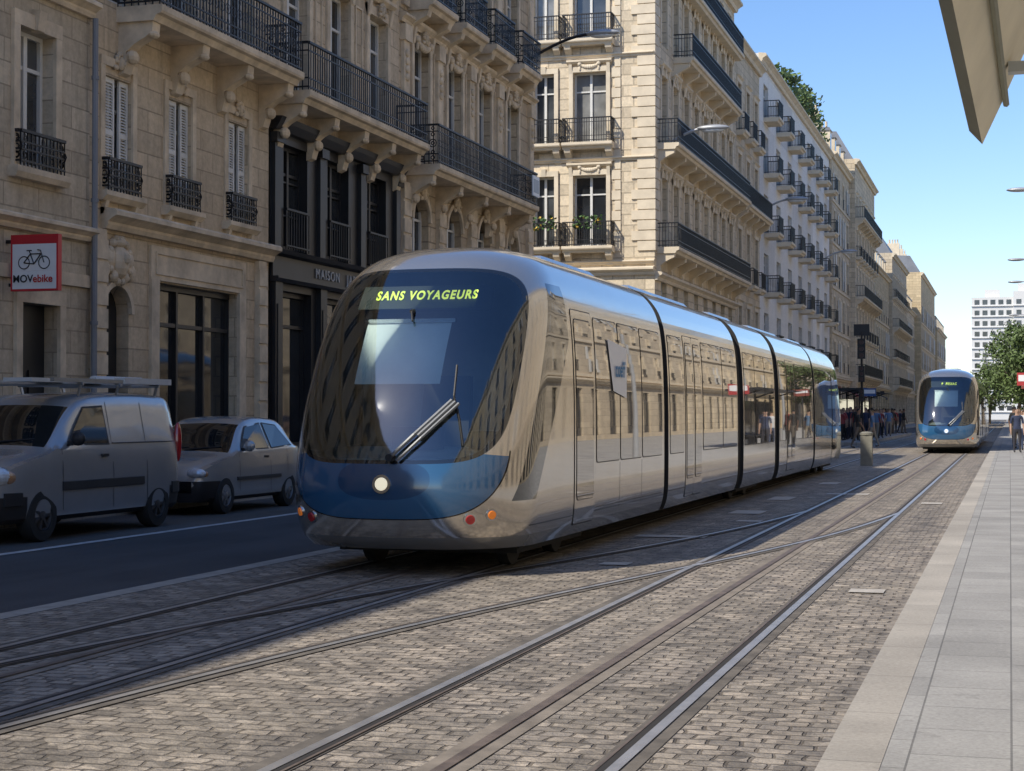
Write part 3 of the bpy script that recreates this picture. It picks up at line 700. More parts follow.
def nose_shader():
    m,nt,b,o=nm('tram_cab_paint_and_glass'); oc=OC(nt)
    s=nt.nodes.new('ShaderNodeSeparateXYZ'); nt.links.new(oc,s.inputs[0]); x,y,z=s.outputs
    ax=M(nt,'ABSOLUTE',x)
    a=M(nt,'SUBTRACT',1.09,M(nt,'MULTIPLY',M(nt,'POWER',M(nt,'ABSOLUTE',M(nt,'SUBTRACT',z,2.0)),2.0),.08))
    v=M(nt,'ADD',M(nt,'POWER',M(nt,'DIVIDE',ax,a),6.0),M(nt,'POWER',M(nt,'DIVIDE',M(nt,'ABSOLUTE',M(nt,'SUBTRACT',z,2.05)),.97),6.0))
    wind=M(nt,'LESS_THAN',v,1.0); glass=M(nt,'LESS_THAN',v,.80)
    vb=M(nt,'ADD',M(nt,'POWER',M(nt,'DIVIDE',ax,1.09),4.0),M(nt,'POWER',M(nt,'DIVIDE',M(nt,'MAXIMUM',M(nt,'SUBTRACT',1.22,z),0.0),.66),2.4))
    blue=M(nt,'MULTIPLY',M(nt,'LESS_THAN',vb,1.0),M(nt,'LESS_THAN',z,M(nt,'SUBTRACT',1.28,M(nt,'MULTIPLY',ax,.12))))
    seam=M(nt,'MULTIPLY',M(nt,'LESS_THAN',M(nt,'ABSOLUTE',M(nt,'SUBTRACT',vb,1.015)),.02),M(nt,'LESS_THAN',z,1.2))
    ov=M(nt,'ADD',M(nt,'POWER',M(nt,'DIVIDE',ax,.46),2.4),M(nt,'POWER',M(nt,'DIVIDE',M(nt,'ABSOLUTE',M(nt,'SUBTRACT',z,.93)),.19),2.4))
    oval=M(nt,'LESS_THAN',ov,1.0)
    zz=M(nt,'SUBTRACT',z,1.0)
    s1=M(nt,'GREATER_THAN',y,M(nt,'ADD',.72,M(nt,'MULTIPLY',zz,.62)))
    e1=M(nt,'LESS_THAN',y,M(nt,'MINIMUM',M(nt,'ADD',1.30,M(nt,'MULTIPLY',zz,.85)),2.42))
    side=M(nt,'MULTIPLY',M(nt,'MULTIPLY',s1,e1),M(nt,'MULTIPLY',M(nt,'MULTIPLY',M(nt,'GREATER_THAN',z,.72),M(nt,'LESS_THAN',z,2.9)),M(nt,'GREATER_THAN',ax,.85)))
    lseam=M(nt,'MULTIPLY',M(nt,'LESS_THAN',M(nt,'ABSOLUTE',M(nt,'SUBTRACT',z,.47)),.006),M(nt,'GREATER_THAN',y,.9))
    c=MX(nt,blue,SILVC,(.022,.095,.20)); c=MX(nt,M(nt,'MULTIPLY',oval,blue),c,(.012,.055,.13)); c=MX(nt,M(nt,'MAXIMUM',seam,lseam),c,(.02,.02,.02))
    skirt=M(nt,'LESS_THAN',z,.38); c=MX(nt,skirt,c,(.15,.15,.15))
    dk=M(nt,'MAXIMUM',wind,side); c=MX(nt,dk,c,(.008,.009,.01))
    nz=RNG(nt,NOI(nt,oc,2.5,3,.5),.35,.7,.0,.05)
    nt.links.new(c,b.inputs['Base Color'])
    met=M(nt,'MULTIPLY',M(nt,'SUBTRACT',1.0,M(nt,'MAXIMUM',M(nt,'MAXIMUM',dk,blue),skirt)),.82); nt.links.new(met,b.inputs['Metallic'])
    nt.links.new(M(nt,'ADD',M(nt,'MULTIPLY',M(nt,'SUBTRACT',1.0,dk),.14),nz),b.inputs['Roughness'])
    b.inputs['Coat Weight'].default_value=.7; b.inputs['Coat Roughness'].default_value=.03; b.inputs['IOR'].default_value=1.8
    tr=nt.nodes.new('ShaderNodeBsdfTransparent'); tr.inputs[0].default_value=(.80,.88,.87,1)
    gl=nt.nodes.new('ShaderNodeBsdfGlossy'); gl.inputs['Roughness'].default_value=.045; gl.inputs[0].default_value=(.95,.98,1,1)
    fr=nt.nodes.new('ShaderNodeFresnel'); fr.inputs[0].default_value=2.2
    mx=nt.nodes.new('ShaderNodeMixShader'); nt.links.new(M(nt,'MULTIPLY',fr.outputs[0],1.1),mx.inputs[0]); nt.links.new(tr.outputs[0],mx.inputs[1]); nt.links.new(gl.outputs[0],mx.inputs[2])
    fx=nt.nodes.new('ShaderNodeMixShader'); nt.links.new(glass,fx.inputs[0]); nt.links.new(b.outputs[0],fx.inputs[1]); nt.links.new(mx.outputs[0],fx.inputs[2])
    nt.links.new(fx.outputs[0],o.inputs[0])
    return m
def inwind(x,z): return (abs(x)/(1.09-.08*(z-2)**2))**6+(abs(z-2.05)/.97)**6<.9
NOSEM=nose_shader()
SILV=simple('tram_silver_paint',SILVC,.13,.85,noise=.03,scale=1.5,coat=.7)
TGL=simple('tram_side_glass',(.47,.44,.40),.015,.75,noise=.0,coat=0,ior=2.0)
GASK=simple('rubber_gasket',(.012,.012,.013),.5,noise=0)
DARK=simple('underframe_dark',(.025,.024,.023),.8,noise=.2)
INT=simple('cab_interior_grey',(.26,.29,.29),.7,noise=.1)
BLIND=simple('sun_blind_fabric',(.76,.80,.78),.8,noise=.05)
LED=simple('led_text',(.72,.85,.12),.5,noise=0,emit=.9)
HEADL=simple('headlamp_lens',(.9,.82,.6),.1,0,noise=0,coat=1,emit=.7)
RED=simple('tail_lamp_red',(.45,.02,.02),.15,noise=0,coat=1); ORG=simple('indicator_orange',(.75,.2,.02),.15,noise=0,coat=1,emit=.3)
CHR=simple('chrome',(.6,.6,.6),.12,1,noise=0)
ROOFM=simple('tram_roof_fairing',(.42,.46,.50),.25,.5,noise=.1,scale=2,coat=.3)
WHITE=simple('banner_white',(.80,.80,.80),.6,noise=.02); BANB=simple('banner_blue',(.05,.2,.4),.6,noise=0)
def nose_mesh():
    mb=MB(); rows=[]
    tt=[90*(1-i/22) for i in range(45)]
    for z in ZR:
        w=W(z);f=FF(z);yr=f+LN; row=[]
        for k in range(6): row.append((w,NB+(yr-NB)*k/6,z))
        for t in tt:
            r=math.radians(abs(t)); sx=1 if t>=0 else -1
            row.append((sx*w*math.sin(r)**(2/NE),f+LN-LN*max(0,math.cos(r))**(2/NE),z))
        for k in range(5,-1,-1): row.append((-w,NB+(yr-NB)*k/6,z))
        rows.append(row)
    n=len(rows[0])
    for j in range(len(rows)-1):
        for k in range(n-1): mb.poly([rows[j][k],rows[j][k+1],rows[j+1][k+1],rows[j+1][k]])
    mb.poly(rows[-1])
    return mb,rows
def patch(mb,y0,y1,z0,z1,off,mi,side=1,r=.08,n=14,skew=None):
    def ins(z):
        d=min(z-z0,z1-z)
        return r-math.sqrt(max(0,r*r-(r-d)**2)) if d<r else 0
    zs=sorted(set([z0+(z1-z0)*i/n for i in range(n+1)]+[z0+r*q for q in (.1,.3,.6,1)]+[z1-r*q for q in (.1,.3,.6,1)]))
    for a,b in zip(zs[:-1],zs[1:]):
        ia,ib=ins(a),ins(b)
        mb.poly([(side*(W(a)+off),y0+ia,a),(side*(W(a)+off),y1-ia,a),(side*(W(b)+off),y1-ib,b),(side*(W(b)+off),y0+ib,b)],mi)
def win(mb,y0,y1,z0=1.0,z1=2.64,side=1):
    patch(mb,y0,y1,z0,z1,.003,1,side,.06); patch(mb,y0+.012,y1-.012,z0+.012,z1-.012,.006,0,side,.055)
def door(mb,y0,y1,side=1,leaves=2):
    patch(mb,y0,y1,.36,2.68,.003,1,side,.05)
    for k in range(leaves):
        a=y0+.01+(y1-y0-.02)*k/leaves;b=y0+.01+(y1-y0-.02)*(k+1)/leaves
        patch(mb,a+.006,b-.006,.372,2.668,.006,2,side,.045); patch(mb,a+.07,b-.07,.62,2.58,.009,1,side,.08); patch(mb,a+.078,b-.078,.628,2.572,.012,0,side,.075)
NM,NROWS=nose_mesh()
def tram(loc,label):
    e=empty('tram',loc)
    L=33.2
    for k in range(2):
        rot=math.pi*k; off=(0,L*k,0)
        o=NM.obj('cab_shell',[NOSEM],e,True,fixn=True); o.location=off; o.rotation_euler=(0,0,rot)
        mb=MB()
        mb.poly([(x,y,.27) for x,y,z in NROWS[0]],1); mb.poly([(-1.18,2.46,.5),(1.18,2.46,.5),(1.13,2.46,2.6),(.9,2.46,3.1),(-.9,2.46,3.1),(-1.13,2.46,2.6)],2)
        mb.poly([(W(z),NB,z) for z in ZR]+[(-W(z),NB,z) for z in ZR[::-1]],1)
        for j in range(4,len(NROWS)-6):
            for q in range(4,len(NROWS[0])-5):
                P=[NROWS[j][q],NROWS[j][q+1],NROWS[j+1][q+1],NROWS[j+1][q]]
                cx=sum(p[0] for p in P)/4; cz=sum(p[2] for p in P)/4; cy=sum(p[1] for p in P)/4
                if cy>2.5 or (inwind(cx,cz) and cy<FF(cz)+.9): continue
                mb.poly([(p[0]*.965,p[1]+.045,p[2]) for p in P],2)
        mb.box8([(-1.0,.75,.6),(1.0,.75,.6),(1.0,1.4,.6),(-1.0,1.4,.6),(-.95,.55,1.12),(.95,.55,1.12),(1.0,1.3,1.22),(-1.0,1.3,1.22)],2)
        mb.box(-.25,.25,.95,1.1,1.2,1.42,0); mb.box(.55,.85,.95,1.1,1.2,1.38,0)
        mb.box8([(-.28,1.75,1.0),(.28,1.75,1.0),(.28,1.9,1.0),(-.28,1.9,1.0),(-.25,1.95,1.95),(.25,1.95,1.95),(.25,2.05,1.95),(-.25,2.05,1.95)],0)
        mb.box(-.27,.27,1.45,1.95,1.0,1.12,0)
        mb.obj('cab_interior',[DARK,DARK,INT],e,loc=off).rotation_euler=(0,0,rot)
        mb=MB()
        zb=[1.84,1.95,2.05,2.15,2.25,2.35,2.45]
        for a,b in zip(zb[:-1],zb[1:]): mb.poly([(-.46,SY(.4,a)+.07,a),(.42,SY(.4,a)+.07,a),(.42,SY(.4,b)+.07,b),(-.46,SY(.4,b)+.07,b)],0)
        mb.box(-.5,.46,SY(.3,2.46)+.06,SY(.3,2.46)+.1,2.45,2.49,1)
        mb.box8([(-.62,SY(.5,2.6)+.05,2.60),(.62,SY(.5,2.6)+.05,2.60),(.62,1.5,2.60),(-.62,1.5,2.6),(-.62,SY(.5,2.84)+.05,2.84),(.62,SY(.5,2.84)+.05,2.84),(.62,1.6,2.84),(-.62,1.6,2.84)],2)
        mb.obj('blind_and_display',[BLIND,CHR,simple('display_housing',(.03,.038,.035),.5,noise=0)],e,loc=off).rotation_euler=(0,0,rot)
        if k==0:
            tc=bpy.data.curves.new('destination_text','FONT'); tc.body=label; tc.size=.17; tc.align_x='CENTER'; tc.align_y='CENTER'; tc.offset=.006; tc.space_character=1.22
            t=bpy.data.objects.new('destination_text',tc); scene.collection.objects.link(t); t.parent=e; tc.materials.append(LED)
            sl=math.atan2(SY(.5,2.84)-SY(.5,2.6),.24)
            t.rotation_euler=(math.radians(90)-sl,0,0); t.location=(.08,SY(.5,2.735)+.038,2.735); t.scale=(.64,1,1)
        mb=MB()
        def disc(x,z,r,mi,off_=.0,ring=True):
            y=SY(x,z); h=.002; nx=(SY(x+h,z)-SY(x-h,z))/(2*h); nzz=(SY(x,z+h)-SY(x,z-h))/(2*h)
            n=Vector((nx,-1,nzz)).normalized(); c=Vector((x,y,z))
            if ring: mb.tube(c-n*.03,c+n*.012,r*1.25,r*1.2,20,3)
            mb.tube(c-n*.03,c+n*.022,r,r*.8,20,mi)
        disc(0,.89,.075,0)
        for s in (-1,1):
            disc(s*.80,.56,.055,1);disc(s*.97,.60,.05,2)
        def P(x,z,o_=.05): return (x,SY(x,z)-o_,z)
        pp=[P(.08,1.14,.06),P(.3,1.36,.07),P(.6,1.68,.07)]
        mb.path(pp,.02,6,5); mb.path([(p[0]+.07,p[1],p[2]-.03) for p in pp],.016,6,5); mb.path([(p[0]+.035,p[1]-.005,p[2]-.015) for p in pp[1:]],.018,6,5)
        mb.path([P(.74,1.25,.03),P(.68,1.5,.03),P(.6,1.72,.03),P(.58,2.02,.03)],.011,6,4)
        mb.path([P(.6,1.68,.07),P(.63,1.6,.03)],.012,6,5)
        mb.tube(P(.08,1.14,0),P(.08,1.14,.09),.04,.035,12,4)
        mb.tube(P(.02,2.56,-.01),P(.02,2.56,.05),.03,.02,10,4); mb.path([P(.02,2.56,.04),P(.06,2.46,.05)],.012,6,4)
        mb.obj('lamps_and_wiper',[HEADL,RED,ORG,CHR,GASK,simple('wiper_grey',(.16,.17,.18),.4,.5,noise=0)],e,True,loc=off,angle=40).rotation_euler=(0,0,rot)
        mb=MB()
        for s in (1,-1):
            door(mb,2.56,3.5,s,1); 
            win(mb,3.56,4.75,side=s) ; win(mb,4.78,6.0,side=s); win(mb,6.03,7.3,side=s)
            patch(mb,3.56,7.3,.50,.506,.003,1,s,.002,2)
            for yy in (4.76,6.01): patch(mb,yy,yy+.01,.3,.98,.003,1,s,.002,4)
        mb.obj('side_windows_and_doors',[TGL,GASK,SILV],e,loc=off).rotation_euler=(0,0,rot)
    bounds=[(7.45,14.2),(14.2,18.95),(18.95,25.75)]
    gaps=[7.45,14.2,18.95,25.75]
    mb=MB(); gm=MB(); sm=MB(); um=MB(); rf=MB()
    for i,(a,b) in enumerate(bounds):
        a2,b2=a+.30,b-.34
        prof=[(W(z),z) for z in ZR]+[(-W(z),z) for z in ZR[::-1]]
        A=[(x,a2,z) for x,z in prof];C=[(x,b2,z) for x,z in prof]
        for q in range(len(prof)-1): mb.poly([A[q],C[q],C[q+1],A[q+1]],0)
        mb.poly(A,1);mb.poly(C,1);mb.poly([A[0],C[0],C[-1],A[-1]],1)
        for s in (1,-1):
            if i in(0,2):
                win(sm,a2+.1,a2+1.15,side=s); door(sm,a2+1.25,a2+2.6,s); win(sm,a2+2.7,b2-1.6,side=s); win(sm,b2-1.56,b2-.1,side=s)
            else:
                k=3
                for q in range(k): win(sm,a2+.12+(b2-a2-.24)*q/k+.015,a2+.12+(b2-a2-.24)*(q+1)/k-.015,side=s)
            patch(sm,a2+.02,b2-.02,.50,.506,.003,1,s,.002,2)
    for g in gaps:
        n=10
        for q in range(n):
            y0=g-.34+(.68)*q/n; y1=y0+.068; ym=(y0+y1)/2
            for (ya,yb,ka,kb) in ((y0,ym,.955,.92),(ym,y1,.92,.955)):
                PA=[(W(z)*ka,ya,z*.985+.01) for z in ZR]+[(-W(z)*ka,ya,z*.985+.01) for z in ZR[::-1]]
                PB=[(W(z)*kb,yb,z*.985+.01) for z in ZR]+[(-W(z)*kb,yb,z*.985+.01) for z in ZR[::-1]]
                for t in range(0,len(PA)-1): gm.poly([PA[t],PB[t],PB[t+1],PA[t+1]])
    mb.obj('passenger_modules',[SILV,DARK],e,True,angle=35); gm.obj('gangway_bellows',[GASK],e); sm.obj('side_windows_and_doors',[TGL,GASK,SILV],e)
    for yc in (2.6,16.6,30.6):
        for dy in (-.85,.85):
            for s in (-1,1):
                um.lathe((s*.72,yc+dy,.30),[(0,-.06),(.29,-.06),(.3,.0),(.29,.06),(0,.06)],20,'x')
        um.box(-.95,.95,yc-1.3,yc+1.3,.16,.3)
    um.box(-1.0,1.0,1.2,32,.22,.262)
    um.obj('bogies_and_underframe',[DARK],e)
    for (a,b) in ((3.6,7.0),(8.3,13.6),(15,18.2),(19.8,25),(26.3,29.6)):
        rf.box8([(-.55,a,3.22),(.55,a,3.22),(.55,b,3.22),(-.55,b,3.22),(-.42,a+.5,3.40),(.42,a+.5,3.40),(.42,b-.5,3.40),(-.42,b-.5,3.40)])
        k=int((b-a)/.9)
        for q in range(k-1): rf.box(-.34,.34,a+.7+q*.9,a+1.2+q*.9,3.40,3.42)
    rf.obj('roof_equipment',[ROOFM],e)
    return e
TR=tram((T2,14.9,0.0),'SANS VOYAGEURS')
mb=MB()
pts=[(4.15,2.42),(5.15,2.34),(5.05,1.74),(4.35,1.82)]
mb.poly([(W(z)+.022,y,z) for y,z in pts],0)
o=mb.obj('window_banner',[WHITE,BANB],TR)
tc=bpy.data.curves.new('banner_text','FONT'); tc.body='coeff'; tc.size=.26; tc.align_x='CENTER'; tc.align_y='CENTER'; tc.offset=.006
t=bpy.data.objects.new('banner_text',tc); scene.collection.objects.link(t); t.parent=TR; tc.materials.append(BANB)
t.rotation_euler=(math.radians(90),0,math.radians(90)); t.location=(W(1.95)+.03,4.7,2.07)
tram((T1,67.6,0.0),'B  PESSAC')
# ============================================================ cars
TYRE=simple('tyre_rubber',(.018,.018,.018),.8,noise=.15,scale=10); HUB=simple('hubcap_silver',(.26,.27,.28),.4,.6,noise=.1)
CGL=simple('car_glass',(.012,.014,.015),.03,0,noise=0,ior=1.7); BPL=simple('black_plastic',(.02,.02,.022),.55,noise=.15)
LAMP=simple('headlamp_clear',(.72,.75,.78),.08,.2,noise=.25,scale=20,coat=1); PLATE=simple('number_plate',(.7,.7,.68),.4,noise=.02)
ORG2=simple('indicator_amber',(.45,.25,.12),.2,noise=0,coat=1)
def car(name,loc,S):
    e=empty(name,loc)
    top=pchip(S['top']);w=pchip(S['w']);wr=pchip(S['wr']);L=S['L'];bz=S['belt'];zb=S['zb']
    def belt(y): return min(top(y)-.04,bz+S.get('bs',0)*y)
    def xs(y,z):
        b=belt(y)
        if z<=b: return w(y)*(1.0 if z<b-.25 else 1-.03*(z-b+.25)/.25)
        t=min(1,(z-b)/max(.01,top(y)-.07-b)); return w(y)*.97+(wr(y)-w(y)*.97)*t
    ys=sorted(set([0,.02,.05,.1,.15,.2,.3]+[L-q for q in (0,.02,.06,.1,.16,.24,.32)]+[.3+(L-.6)*i/34 for i in range(35)]+S['cuts']))
    def sec(y):
        b=belt(y);t=top(y);W0=w(y);r=wr(y); zz=zb
        p=[(W0*.9,zz),(W0*.97,zz+.06),(W0*.995,zz+.18),(W0,zz+.32),(W0*.998,(zz+.3+b-.14)/2+.02),(W0*.99,b-.12),(W0*.975,b-.03),(W0*.97,b)]
        e0=max(b+.002,t-.07)
        for k in (.25,.5,.75,1): p.append((W0*.97+(r-W0*.97)*k,b+(e0-b)*k))
        p+= [(r*.965,max(e0+.001,t-.035)),(r*.9,max(e0+.002,t-.012)),(r*.6,t+.004),(r*.3,t+.012)]
        return p+[(0,t+.014)]+[(-x,z) for x,z in p[::-1]]
    mb=MB();rows=[[(x,y,z) for x,z in sec(y)] for y in ys]; n=len(rows[0])
    for j in range(len(rows)-1):
        ym=(ys[j]+ys[j+1])/2
        for k in range(n-1):
            P=[rows[j][k],rows[j][k+1],rows[j+1][k+1],rows[j+1][k]]; zc=sum(p[2] for p in P)/4; mi=0
            if 13<=k<=n-1-14:
                for (a,b_) in S['glass']:
                    if a<=ym<=b_: mi=1
            if zc<S['bump'] and (ym<.5 or ym>L-.4): mi=2
            if zc<zb+.12: mi=2
            mb.poly(P,mi)
        mb.poly([rows[j][0],rows[j+1][0],rows[j+1][-1],rows[j][-1]],2)
    mb.poly(rows[0],2); mb.poly(rows[-1][::-1],0)
    body=mb.obj('body',[S['paint'],CGL,BPL],e,True,fixn=True,angle=32)
    cut=MB(); r=S['wheel']
    for yc in S['axles']:
        for s in (-1,1):
            x0=s*(S['W']-.26);x1=s*(S['W']+.2)
            cut.tube((x0,yc,r),(x1,yc,r),r+.055,n=32,mi=2)
    co=cut.obj('cutter',[S['paint'],CGL,BPL],None,fixn=True)
    md=body.modifiers.new('b','BOOLEAN'); md.object=co; md.operation='DIFFERENCE'; md.solver='EXACT'
    bpy.context.view_layer.update()
    dg=bpy.context.evaluated_depsgraph_get(); me=bpy.data.meshes.new_from_object(body.evaluated_get(dg))
    body.modifiers.clear(); body.data=me
    bpy.data.objects.remove(co)
    wm=MB()
    for yc in S['axles']:
        for s in (-1,1):
            x=s*(S['W']-.1)
            q=s
            wm.lathe((x,yc,r),[(r*.55,-.1*q),(r*.93,-.1*q),(r,-.06*q),(r,.06*q),(r*.94,.095*q),(r*.62,.1*q),(r*.58,.07*q)],32,'x',mi=0)
            wm.lathe((x,yc,r),[(r*.60,.085*q),(r*.56,.095*q),(r*.53,.05*q),(r*.2,.045*q),(0,.045*q)],32,'x',mis=[1,1,2,2])
            for k in range(7):
                t=2*math.pi*k/7; c,sn=math.cos(t),math.sin(t)
                def pt(rr,wd,h): return (x+h*q,yc+rr*c-wd*sn,r+rr*sn+wd*c)
                wm.box8([pt(.03,-.02,.04),pt(.03,.02,.04),pt(r*.56,.025,.04),pt(r*.56,-.025,.04),pt(.03,-.018,.085),pt(.03,.018,.085),pt(r*.56,.02,.08),pt(r*.56,-.02,.08)],1)
            wm.lathe((x,yc,r),[(.06,.05*q),(.055,.095*q),(0,.1*q)],16,'x',mi=1)
    wm.obj('wheels',[TYRE,S['hub'],BPL],e,True,angle=35)
    d=MB()
    for s in (-1,1):
        for poly in S['side']:
            d.poly([(s*(xs(y,z)+.006),y,z) for y,z in poly],1)
            cy=sum(p[0] for p in poly)/len(poly);cz=sum(p[1] for p in poly)/len(poly)
            q=[(cy+(y-cy)*.93,cz+(z-cz)*.9) for y,z in poly]
            d.poly([(s*(xs(y,z)+.010),y,z) for y,z in q],0)
        for (y,z0,z1) in S['lines']:
            k=6
            for i in range(k):
                a=z0+(z1-z0)*i/k;b=z0+(z1-z0)*(i+1)/k
                d.poly([(s*(xs(y,a)+.003),y,a),(s*(xs(y+.012,a)+.003),y+.012,a),(s*(xs(y+.012,b)+.003),y+.012,b),(s*(xs(y,b)+.003),y,b)],1)
        for (y0,y1,z0,z1,mi) in S['strips']:
            k=8
            for i in range(k):
                a=y0+(y1-y0)*i/k;b=y0+(y1-y0)*(i+1)/k
                xa,xb=xs(a,z0),xs(b,z0)
                d.box8([(s*(xa-.02),a,z0),(s*(xa+.022),a,z0+.01),(s*(xb+.022),b,z0+.01),(s*(xb-.02),b,z0),(s*(xa-.02),a,z1),(s*(xa+.018),a,z1-.01),(s*(xb+.018),b,z1-.01),(s*(xb-.02),b,z1)],mi)
        my,mz=S['mirror']; mx=xs(my,mz)
        d.ell((s*(mx+.13),my,mz+.06),(.1,.07,.09),12,8,1 if S['mblack'] else 5); d.box(min(s*mx,s*(mx+.08)),max(s*mx,s*(mx+.08)),my-.03,my+.03,mz-.02,mz+.03,1)
        hx,hy,hz,ra,rb,rc=S['head']; d.ell((s*hx,hy,hz),(ra,rb,rc),16,10,2)
        d.ell((s*(hx+ra*.75),hy+.06,hz-.01),(ra*.3,rb*.6,rc*.6),10,8,6)
        tx,ty,tz,a1,b1,c1=S['tail']; d.ell((s*tx,ty,tz),(a1,b1,c1),12,8,4)
        hy_=S['handle']; d.box(min(s*(xs(hy_,.98)-.01),s*(xs(hy_,.98)+.03)),max(s*(xs(hy_,.98)-.01),s*(xs(hy_,.98)+.03)),hy_,hy_+.16,S['hz'],S['hz']+.035,1)
    g=S['grille']; d.box(-g[0],g[0],g[1],g[1]+.08,g[2],g[3],1); d.box(-g[0]*.95,g[0]*.95,g[1]-.012,g[1]+.02,(g[2]+g[3])/2-.015,(g[2]+g[3])/2+.015,5)
    d.box(-.26,.26,-.035,.0,S['plate'],S['plate']+.11,3)
    d.box(-g[0]*1.1,g[0]*1.1,-.02,.06,S['zb']+.04,S['zb']+.15,1)
    wy=S['glass'][0][0]
    d.path([(-.1,wy+.02,top(wy+.02)+.03),(.5,wy+.12,top(wy+.12)+.01)],.01,5,1); d.path([(-.6,wy+.02,top(wy+.02)+.02),(-.05,wy+.1,top(wy+.1)+.02)],.01,5,1)
    d.obj('trim_and_lamps',[CGL,BPL,LAMP,PLATE,RED,S['paint'],ORG2],e,False)
    return e,xs,top
VP=simple('van_paint_silver',(.44,.46,.475),.27,.5,noise=.06,scale=1.2,coat=.7)
CP=simple('car_paint_silver',(.50,.51,.505),.26,.5,noise=.05,scale=1.2,coat=.7)
STW=simple('steel_wheel_dark',(.07,.07,.072),.5,.4,noise=.1)
van,vx,vtop=car('parked_van',(-12.1,17.15,.004),dict(L=4.45,W=.9,zb=.24,belt=1.12,hub=STW,
 top=[(0,.62),(.05,.80),(.2,.90),(.6,1.02),(1.0,1.10),(1.12,1.14),(1.7,1.60),(1.95,1.74),(2.3,1.80),(3.2,1.83),(4.1,1.81),(4.3,1.76),(4.4,1.6),(4.45,1.2)],
 w=[(0,.62),(.06,.74),(.2,.82),(.5,.88),(1.0,.9),(3.9,.9),(4.3,.88),(4.45,.80)],
 wr=[(0,.5),(.2,.68),(1.0,.80),(1.7,.74),(2.2,.75),(4.1,.75),(4.45,.70)],
 cuts=[1.14,1.76,1.2],glass=[(1.14,1.78)],bump=.58,wheel=.32,axles=[.85,3.72],paint=VP,handle=2.2,hz=1.0,
 side=[[(1.42,1.15),(1.95,1.64),(2.42,1.66),(2.45,1.15)]],
 lines=[(1.28,.36,1.12),(2.5,.34,1.7),(3.4,.34,1.7)],strips=[(1.27,3.3,.60,.72,1),(4.1,4.4,.45,.62,1),(.15,.42,.45,.62,1),(2.52,4.2,1.16,1.18,1)],
 mirror=(1.5,1.18),mblack=True,head=(.66,.20,.80,.19,.20,.13),tail=(.84,4.38,1.15,.06,.06,.28),grille=(.42,.02,.62,.74),plate=.42))
mb=MB()
for y in (1.95,2.9,3.95):
    mb.tube((-.78,y,1.93),(.78,y,1.93),.022,n=8,mi=0)
    for s in (-1,1): mb.tube((s*.7,y,1.78),(s*.74,y,1.93),.02,n=6,mi=0)
mb.box(-.78,-.70,1.5,4.25,1.95,2.0,0); mb.box(.62,.78,3.0,4.3,1.95,2.03,1); mb.box(.70,.76,1.3,3.0,1.95,2.0,0)
mb.box(.1,.5,1.2,2.9,1.95,2.0,1)
mb.tube((.3,3.0,2.0),(.3,4.3,2.0),.06,n=10,mi=1)
mb.obj('roof_rack',[simple('rack_aluminium',(.45,.45,.44),.4,.8,noise=.1),simple('rack_white_tube',(.6,.6,.58),.5,noise=.08)],van)
car_,cx,ct=car('parked_car',(-12.45,23.2,.004),dict(L=3.75,W=.82,zb=.2,belt=.93,bs=.02,hub=HUB,
 top=[(0,.50),(.04,.66),(.15,.75),(.5,.85),(.9,.92),(1.0,.95),(1.55,1.36),(1.8,1.46),(2.2,1.50),(2.9,1.47),(3.2,1.38),(3.55,1.02),(3.68,.92),(3.75,.6)],
 w=[(0,.55),(.05,.66),(.18,.75),(.5,.80),(1.0,.82),(3.0,.82),(3.5,.78),(3.75,.66)],
 wr=[(0,.45),(.2,.62),(.95,.74),(1.6,.62),(2.2,.61),(3.0,.6),(3.5,.62),(3.75,.55)],
 cuts=[1.0,1.6,3.24,3.52],glass=[(1.0,1.62),(3.22,3.53)],bump=.46,wheel=.285,axles=[.66,3.02],paint=CP,handle=2.05,hz=.84,
 side=[[(1.22,.97),(1.66,1.35),(2.22,1.41),(2.25,.98)],[(2.33,.98),(2.30,1.41),(2.85,1.37),(3.2,1.02)]],
 lines=[(1.12,.34,.93),(2.28,.30,1.4),(2.95,.6,1.0)],strips=[(1.02,2.66,.50,.57,1)],
 mirror=(1.28,.98),mblack=False,head=(.58,.1,.64,.16,.11,.085),tail=(.74,3.66,.8,.06,.08,.14),grille=(.3,.0,.52,.6),plate=.34))
def dup(src,name,loc,paint):
    e=empty(name,loc)
    for c in src.children:
        o=bpy.data.objects.new(c.name.split('.')[0],c.data); scene.collection.objects.link(o); o.parent=e
    return e
dup(van,'parked_van',(-12.3,12.0,.004),VP)
dup(car_,'parked_car',(-9.1,74,.004),CP)
# ============================================================ signs
e=empty('shop_sign',(-13.9,22.1,3.8))
mb=MB(); mb.box(-.40,.40,-.05,.05,-.42,.42,0); mb.box(-.37,.37,-.054,-.05,-.12,.28,1); mb.box(-.37,.37,-.056,-.05,.285,.39,2)
mb.box(-.45,-.40,-.03,.03,-.35,-.30,3); mb.box(-.5,-.40,-.03,.03,.30,.35,3); mb.box(-.37,.37,-.054,-.05,-.39,-.121,1)
def ring(cx,cz,r,t=.016,n=24):
    for i in range(n):
        a0=2*math.pi*i/n;a1=2*math.pi*(i+1)/n
        mb.poly([(cx+r*math.cos(a0),-.06,cz+r*math.sin(a0)),(cx+r*math.cos(a1),-.06,cz+r*math.sin(a1)),(cx+(r-t)*math.cos(a1),-.06,cz+(r-t)*math.sin(a1)),(cx+(r-t)*math.cos(a0),-.06,cz+(r-t)*math.sin(a0))],4)
ring(-.17,.0,.1);ring(.17,.0,.1)
